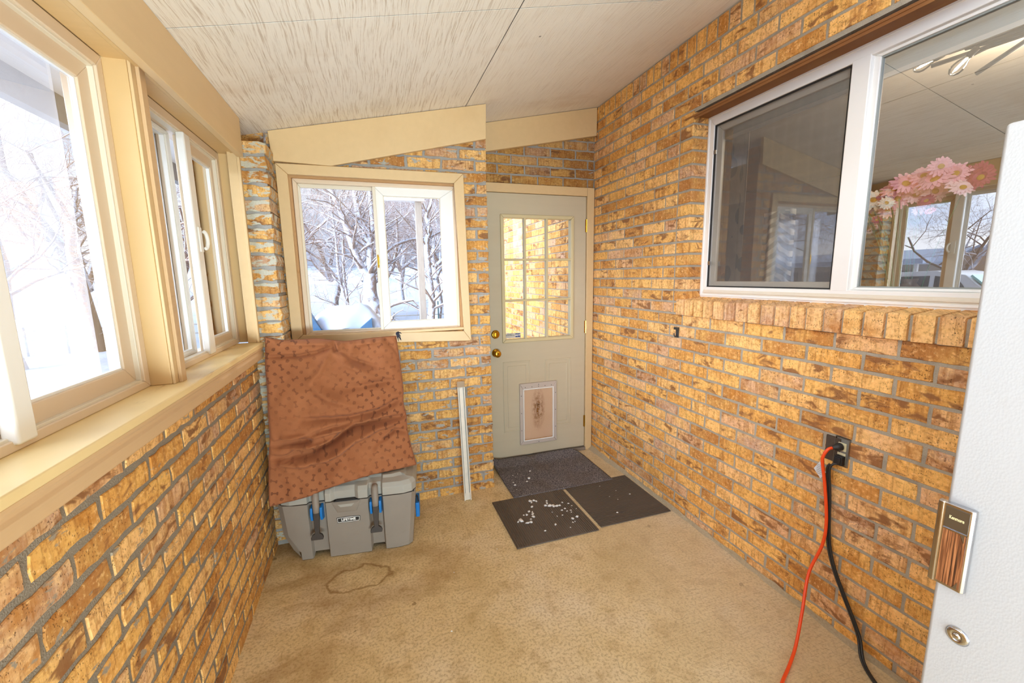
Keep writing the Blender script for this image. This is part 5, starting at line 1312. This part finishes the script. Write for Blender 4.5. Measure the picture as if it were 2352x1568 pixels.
# roller shade cassette at the top of the window
b = MB(); b.prism([(1.855, .3, 2.150), (1.885, .3, 2.145), (1.905, .3, 2.17), (1.905, .3, 2.235), (1.855, .3, 2.235)], (0, 1.62, 0)); rs_ = b.build('roller_shade', plain('grey_blue_shade', srgb('b9c4c6'), .5), bevel=.004); tag(rs_, 'grey blue roller shade box inside at the top of the house window', 'shade')
b = MB(); b.box((1.852, .3, 2.136), (1.862, 1.92, 2.152)); b.build('bottom_bar', M['white_v'], rs_)
# curtains
m = NT('leafy_curtain'); o = m.obj(); vv = m.n('TexVoronoi', {0: m.mapping(o, (1, 1.6, .8))}); vv.inputs['Scale'].default_value = 9
M['leaf_c'] = m.done(m.mix(m.math('MULTIPLY', m.math('LESS_THAN', vv.outputs['Distance'], .40), .9), srgb('a99a8c'), srgb('4c5f66')), .9)
def wavy(name, P0, P1, z0, z1_, amp, waves, mat, n=60):
    P0, P1 = Vector(P0), Vector(P1); d = (P1-P0); nn = Vector((-d.y, d.x, 0)).normalized(); V = []
    for i in range(n+1):
        p = P0+d*(i/n)+nn*amp*math.sin(i/n*waves*6.283)
        V += [(p.x, p.y, z0), (p.x, p.y, z1_), (p.x+nn.x*.003, p.y+nn.y*.003, z1_), (p.x+nn.x*.003, p.y+nn.y*.003, z0)]
    b = MB(); F = []
    for i in range(n): 
        for q in range(4): a = 4*i; F.append((a+q, a+(q+1) % 4, a+4+(q+1) % 4, a+4+q))
    F += [(0, 3, 2, 1), (4*n, 4*n+1, 4*n+2, 4*n+3)]; b.add(V, F); return b.build(name, mat, smooth=True)
cu1 = wavy('curtain', (1.93, 1.80, 0), (1.96, 1.97, 0), .9, 2.2, .012, 2, M['leaf_c']); tag(cu1, 'narrow grey curtain with leaf print inside at the left end of the house window', 'curtain')
m = NT('zebra_fabric'); o = m.obj(); sx = m.n('SeparateXYZ', {0: o}); wz = m.math('ADD', m.math('MULTIPLY', sx.outputs[2], 78.0), m.math('MULTIPLY', m.math('ABSOLUTE', m.math('SINE', m.math('MULTIPLY', m.math('SUBTRACT', sx.outputs[1], 2.64), 9.0))), 7.0))
wz = m.math('ADD', wz, m.math('MULTIPLY', m.noise(o, 6, 3), 7.0)); zb = m.step(m.math('SINE', wz), -.15, .25); M['zebra'] = m.done(m.mix(zb, srgb('2a2a2a'), srgb('eceae0')), .9)
cu2 = wavy('curtain', (3.2, 2.50, 0), (3.22, 2.80, 0), .8, 1.93, .012, 3, M['zebra']); tag(cu2, 'black and white zebra striped curtain deep inside the house', 'curtain')
# picture frame shape on the inner cupboard seen low in the screened pane
b = MB(); b.box((2.75, 3.0, 0), (3.1, 3.5, 1.5)); cb = b.build('cupboard', plain('dark_cupboard', srgb('5b5048'), .5)); tag(cb, 'dark cupboard deep inside the house', 'cupboard')
b = MB(); b.box((2.735, 3.08, .9), (2.75, 3.42, 1.42)); b.build('door', plain('brown_cupboard_door', srgb('8a6a50'), .5), cb, bevel=.01)

# bouquet
bq = empty('flower_bouquet', (2.0, 1.07, 1.29), 'bouquet of pink and white artificial daisies standing inside behind the house window', 'bouquet')
M['petal_p'] = plain('pink_petals', srgb('efb0bd'), .6, var=.08, scale=60); M['petal_w'] = plain('cream_petals', srgb('f0e8d8'), .6, var=.04); M['petal_r'] = plain('crimson_petals', srgb('a83a5c'), .6, var=.15); M['petal_m'] = plain('pale_pink_petals', srgb('f2cdd0'), .6, var=.06)
M['heart'] = plain('yellow_brown_heart', srgb('b88d2c'), .8, var=.2, scale=200); M['stem'] = plain('green_stems', srgb('56704a'), .6)
rb = random.Random(9)
def daisy(c, nrm, R, mat, np_=14):
    c = Vector(c); nrm = Vector(nrm).normalized(); a = nrm.orthogonal().normalized(); d = nrm.cross(a); b = MB()
    for lay in range(2):
        for k in range(np_):
            w_ = 2*math.pi*(k+lay*.5)/np_+rb.uniform(-.06, .06); u = a*math.cos(w_)+d*math.sin(w_); v = nrm.cross(u); L = R*rb.uniform(.85, 1.05)*(1-lay*.18); wd = R*.13
            lift = nrm*(R*(.10+.12*lay)); V = [c+u*R*.12-v*wd*.4, c+u*R*.12+v*wd*.4, c+u*L*.55+v*wd+lift, c+u*L*.9+v*wd*.7+lift*.6, c+u*L+lift*.3, c+u*L*.9-v*wd*.7+lift*.6, c+u*L*.55-v*wd+lift]
            b.add([tuple(p) for p in V]+[tuple(p-nrm*.001) for p in V], [(0, 1, 2, 3, 4, 5, 6), (13, 12, 11, 10, 9, 8, 7)]+[(i, (i+1) % 7, 7+(i+1) % 7, 7+i) for i in range(7)])
    f = b.build('flower', mat, bq); h = MB(); h.lathe(c+nrm*R*.04, nrm, [(R*.22, 0), (R*.24, R*.06), (R*.16, R*.13), (R*.04, R*.15)], 12); h.build('flower_heart', M['heart'], f)
toc = Vector((-.86, -.50, -.02))
for (y_, z_, R, mt) in [(1.122, 1.765, .056, 'petal_p'), (1.160, 1.752, .050, 'petal_p'), (1.020, 1.758, .058, 'petal_p'), (1.075, 1.785, .048, 'petal_p'), (1.085, 1.750, .045, 'petal_m'), (.965, 1.742, .05, 'petal_m'), (.975, 1.770, .045, 'petal_p'), (.925, 1.762, .045, 'petal_r'), (.905, 1.742, .042, 'petal_r'),
                        (1.045, 1.725, .045, 'petal_m'), (1.105, 1.722, .045, 'petal_m'), (1.15, 1.715, .045, 'petal_p'), (.94, 1.715, .04, 'petal_m'), (1.005, 1.80, .04, 'petal_p'), (1.225, 1.722, .050, 'petal_w'), (1.232, 1.668, .050, 'petal_w'), (1.165, 1.70, .030, 'petal_w'), (1.195, 1.715, .040, 'petal_r'), (1.215, 1.690, .045, 'petal_r'), (1.18, 1.675, .035, 'petal_m'), (1.20, 1.735, .03, 'petal_r'),
                        (1.25, 1.69, .03, 'petal_r'), (1.05, 1.69, .03, 'petal_r'), (1.08, 1.66, .022, 'petal_m'), (1.03, 1.65, .02, 'petal_p'), (1.225, 1.615, .016, 'petal_m'), (1.24, 1.60, .014, 'petal_m'), (1.20, 1.64, .02, 'petal_r')]:
    daisy((2.0+rb.uniform(-.03, .04), y_, z_), toc+Vector((rb.uniform(-.1, .3), rb.uniform(-.5, .5), rb.uniform(-.1, .9))), R, M[mt])
for i in range(16):
    y1_ = rb.uniform(.95, 1.25); b = MB(); b.tube(catmull([(2.0, 1.07+.3*(y1_-1.07), 1.32), (2.0, 1.07+.6*(y1_-1.07), 1.5), (2.0+rb.uniform(-.03, .03), y1_, rb.uniform(1.62, 1.74))], 4), .0022, 5); b.build('stem', M['stem'], bq, smooth=True)
for i in range(14):
    y1_ = rb.uniform(.95, 1.27); z_ = rb.uniform(1.6, 1.74); a = Vector((0, rb.uniform(-1, 1), rb.uniform(-.2, 1))).normalized()*.045; n_ = a.cross(Vector((1, .2, 0))).normalized()*.010; c_ = Vector((2.03, y1_, z_)); b = MB()
    b.add([tuple(c_), tuple(c_+a*.5+n_), tuple(c_+a), tuple(c_+a*.5-n_), tuple(c_+a*.5+Vector((.004, 0, 0)))], [(0, 1, 2, 4), (0, 4, 2, 3), (0, 3, 2, 1)]); b.build('leaf', M['stem'], bq)
b = MB(); b.lathe((2.0, 1.07, 1.285), (0, 0, 1), [(.030, 0), (.048, .01), (.052, .05), (.035, .085), (.022, .10), (.028, .115)], 20); b.build('vase', plain('glazed_vase', srgb('7d6a58'), .25), bq, smooth=True)
b = MB(); b.box((1.86, .3, 1.26), (2.12, 1.9, 1.285)); tag(b.build('inner_ledge', M['int_ceil'], bevel=.003), 'pale ledge inside under the house window carrying the bouquet', 'ledge', kind='structure')

# chandelier
pl_ = bpy.data.lights.new('chandelier_light', 'POINT'); pl_.energy = 28; pl_.color = (1, .84, .66); pl_.shadow_soft_size = .12
plo = bpy.data.objects.new('chandelier_light', pl_); COL.objects.link(plo); plo.location = (2.85, 1.1, 2.28)
ch_ = empty('chandelier', (2.7, 1.0, 2.45), 'black metal chandelier of crossing rods with clear glowing bulbs inside the house', 'chandelier')
M['blk_m'] = plain('black_metal', srgb('26262a'), .4, .6)
def rod(p, q, r=.010):
    b = MB(); b.tube([p, q], r, 8); b.build('rod', M['blk_m'], ch_)
rod((2.6, 1.42, 2.435), (2.65, .85, 2.44)); rod((2.58, 1.40, 2.385), (2.70, .88, 2.40)); rod((2.60, 1.27, 2.375), (2.75, .95, 2.49)); rod((2.70, 1.29, 2.32), (2.66, .93, 2.46)); rod((2.60, 1.06, 2.38), (2.62, 1.30, 2.42)); rod((2.66, 1.10, 2.40), (2.66, 1.10, 2.52), .012); rod((2.66, .9, 2.42), (2.62, 1.36, 2.43))
m = NT('glowing_filament'); e = m.n('Emission', {0: (1, .86, .62, 1), 1: 40.0}); m.t.links.new(e.outputs[0], m.out.inputs[0]); M['glow'] = m.mat
M['bulb'] = glass_mat('clear_bulb_glass', .06)
for (p, d) in (((2.60, 1.274, 2.375), Vector((.02, .42, -.36))), ((2.62, 1.06, 2.432), Vector((.1, .5, .12))), ((2.60, 1.40, 2.42), Vector((0, .5, -.1))), ((2.7, .90, 2.42), Vector((0, -.5, -.2)))):
    d.normalize(); p = Vector(p); b = MB(); b.lathe(p-d*.035, d, [(.010, 0), (.014, .004), (.014, .035), (.011, .04)], 14); sk = b.build('socket', M['blk_m'], ch_)
    b = MB(); b.lathe(p, d, [(.010, 0), (.013, .012), (.022, .030), (.026, .050), (.024, .066), (.014, .080), (.004, .084)], 18); b.build('bulb', M['bulb'], sk, smooth=True)
    b = MB(); b.tube([p+d*.012, p+d*.060], .005, 6); b.build('filament', M['glow'], sk)
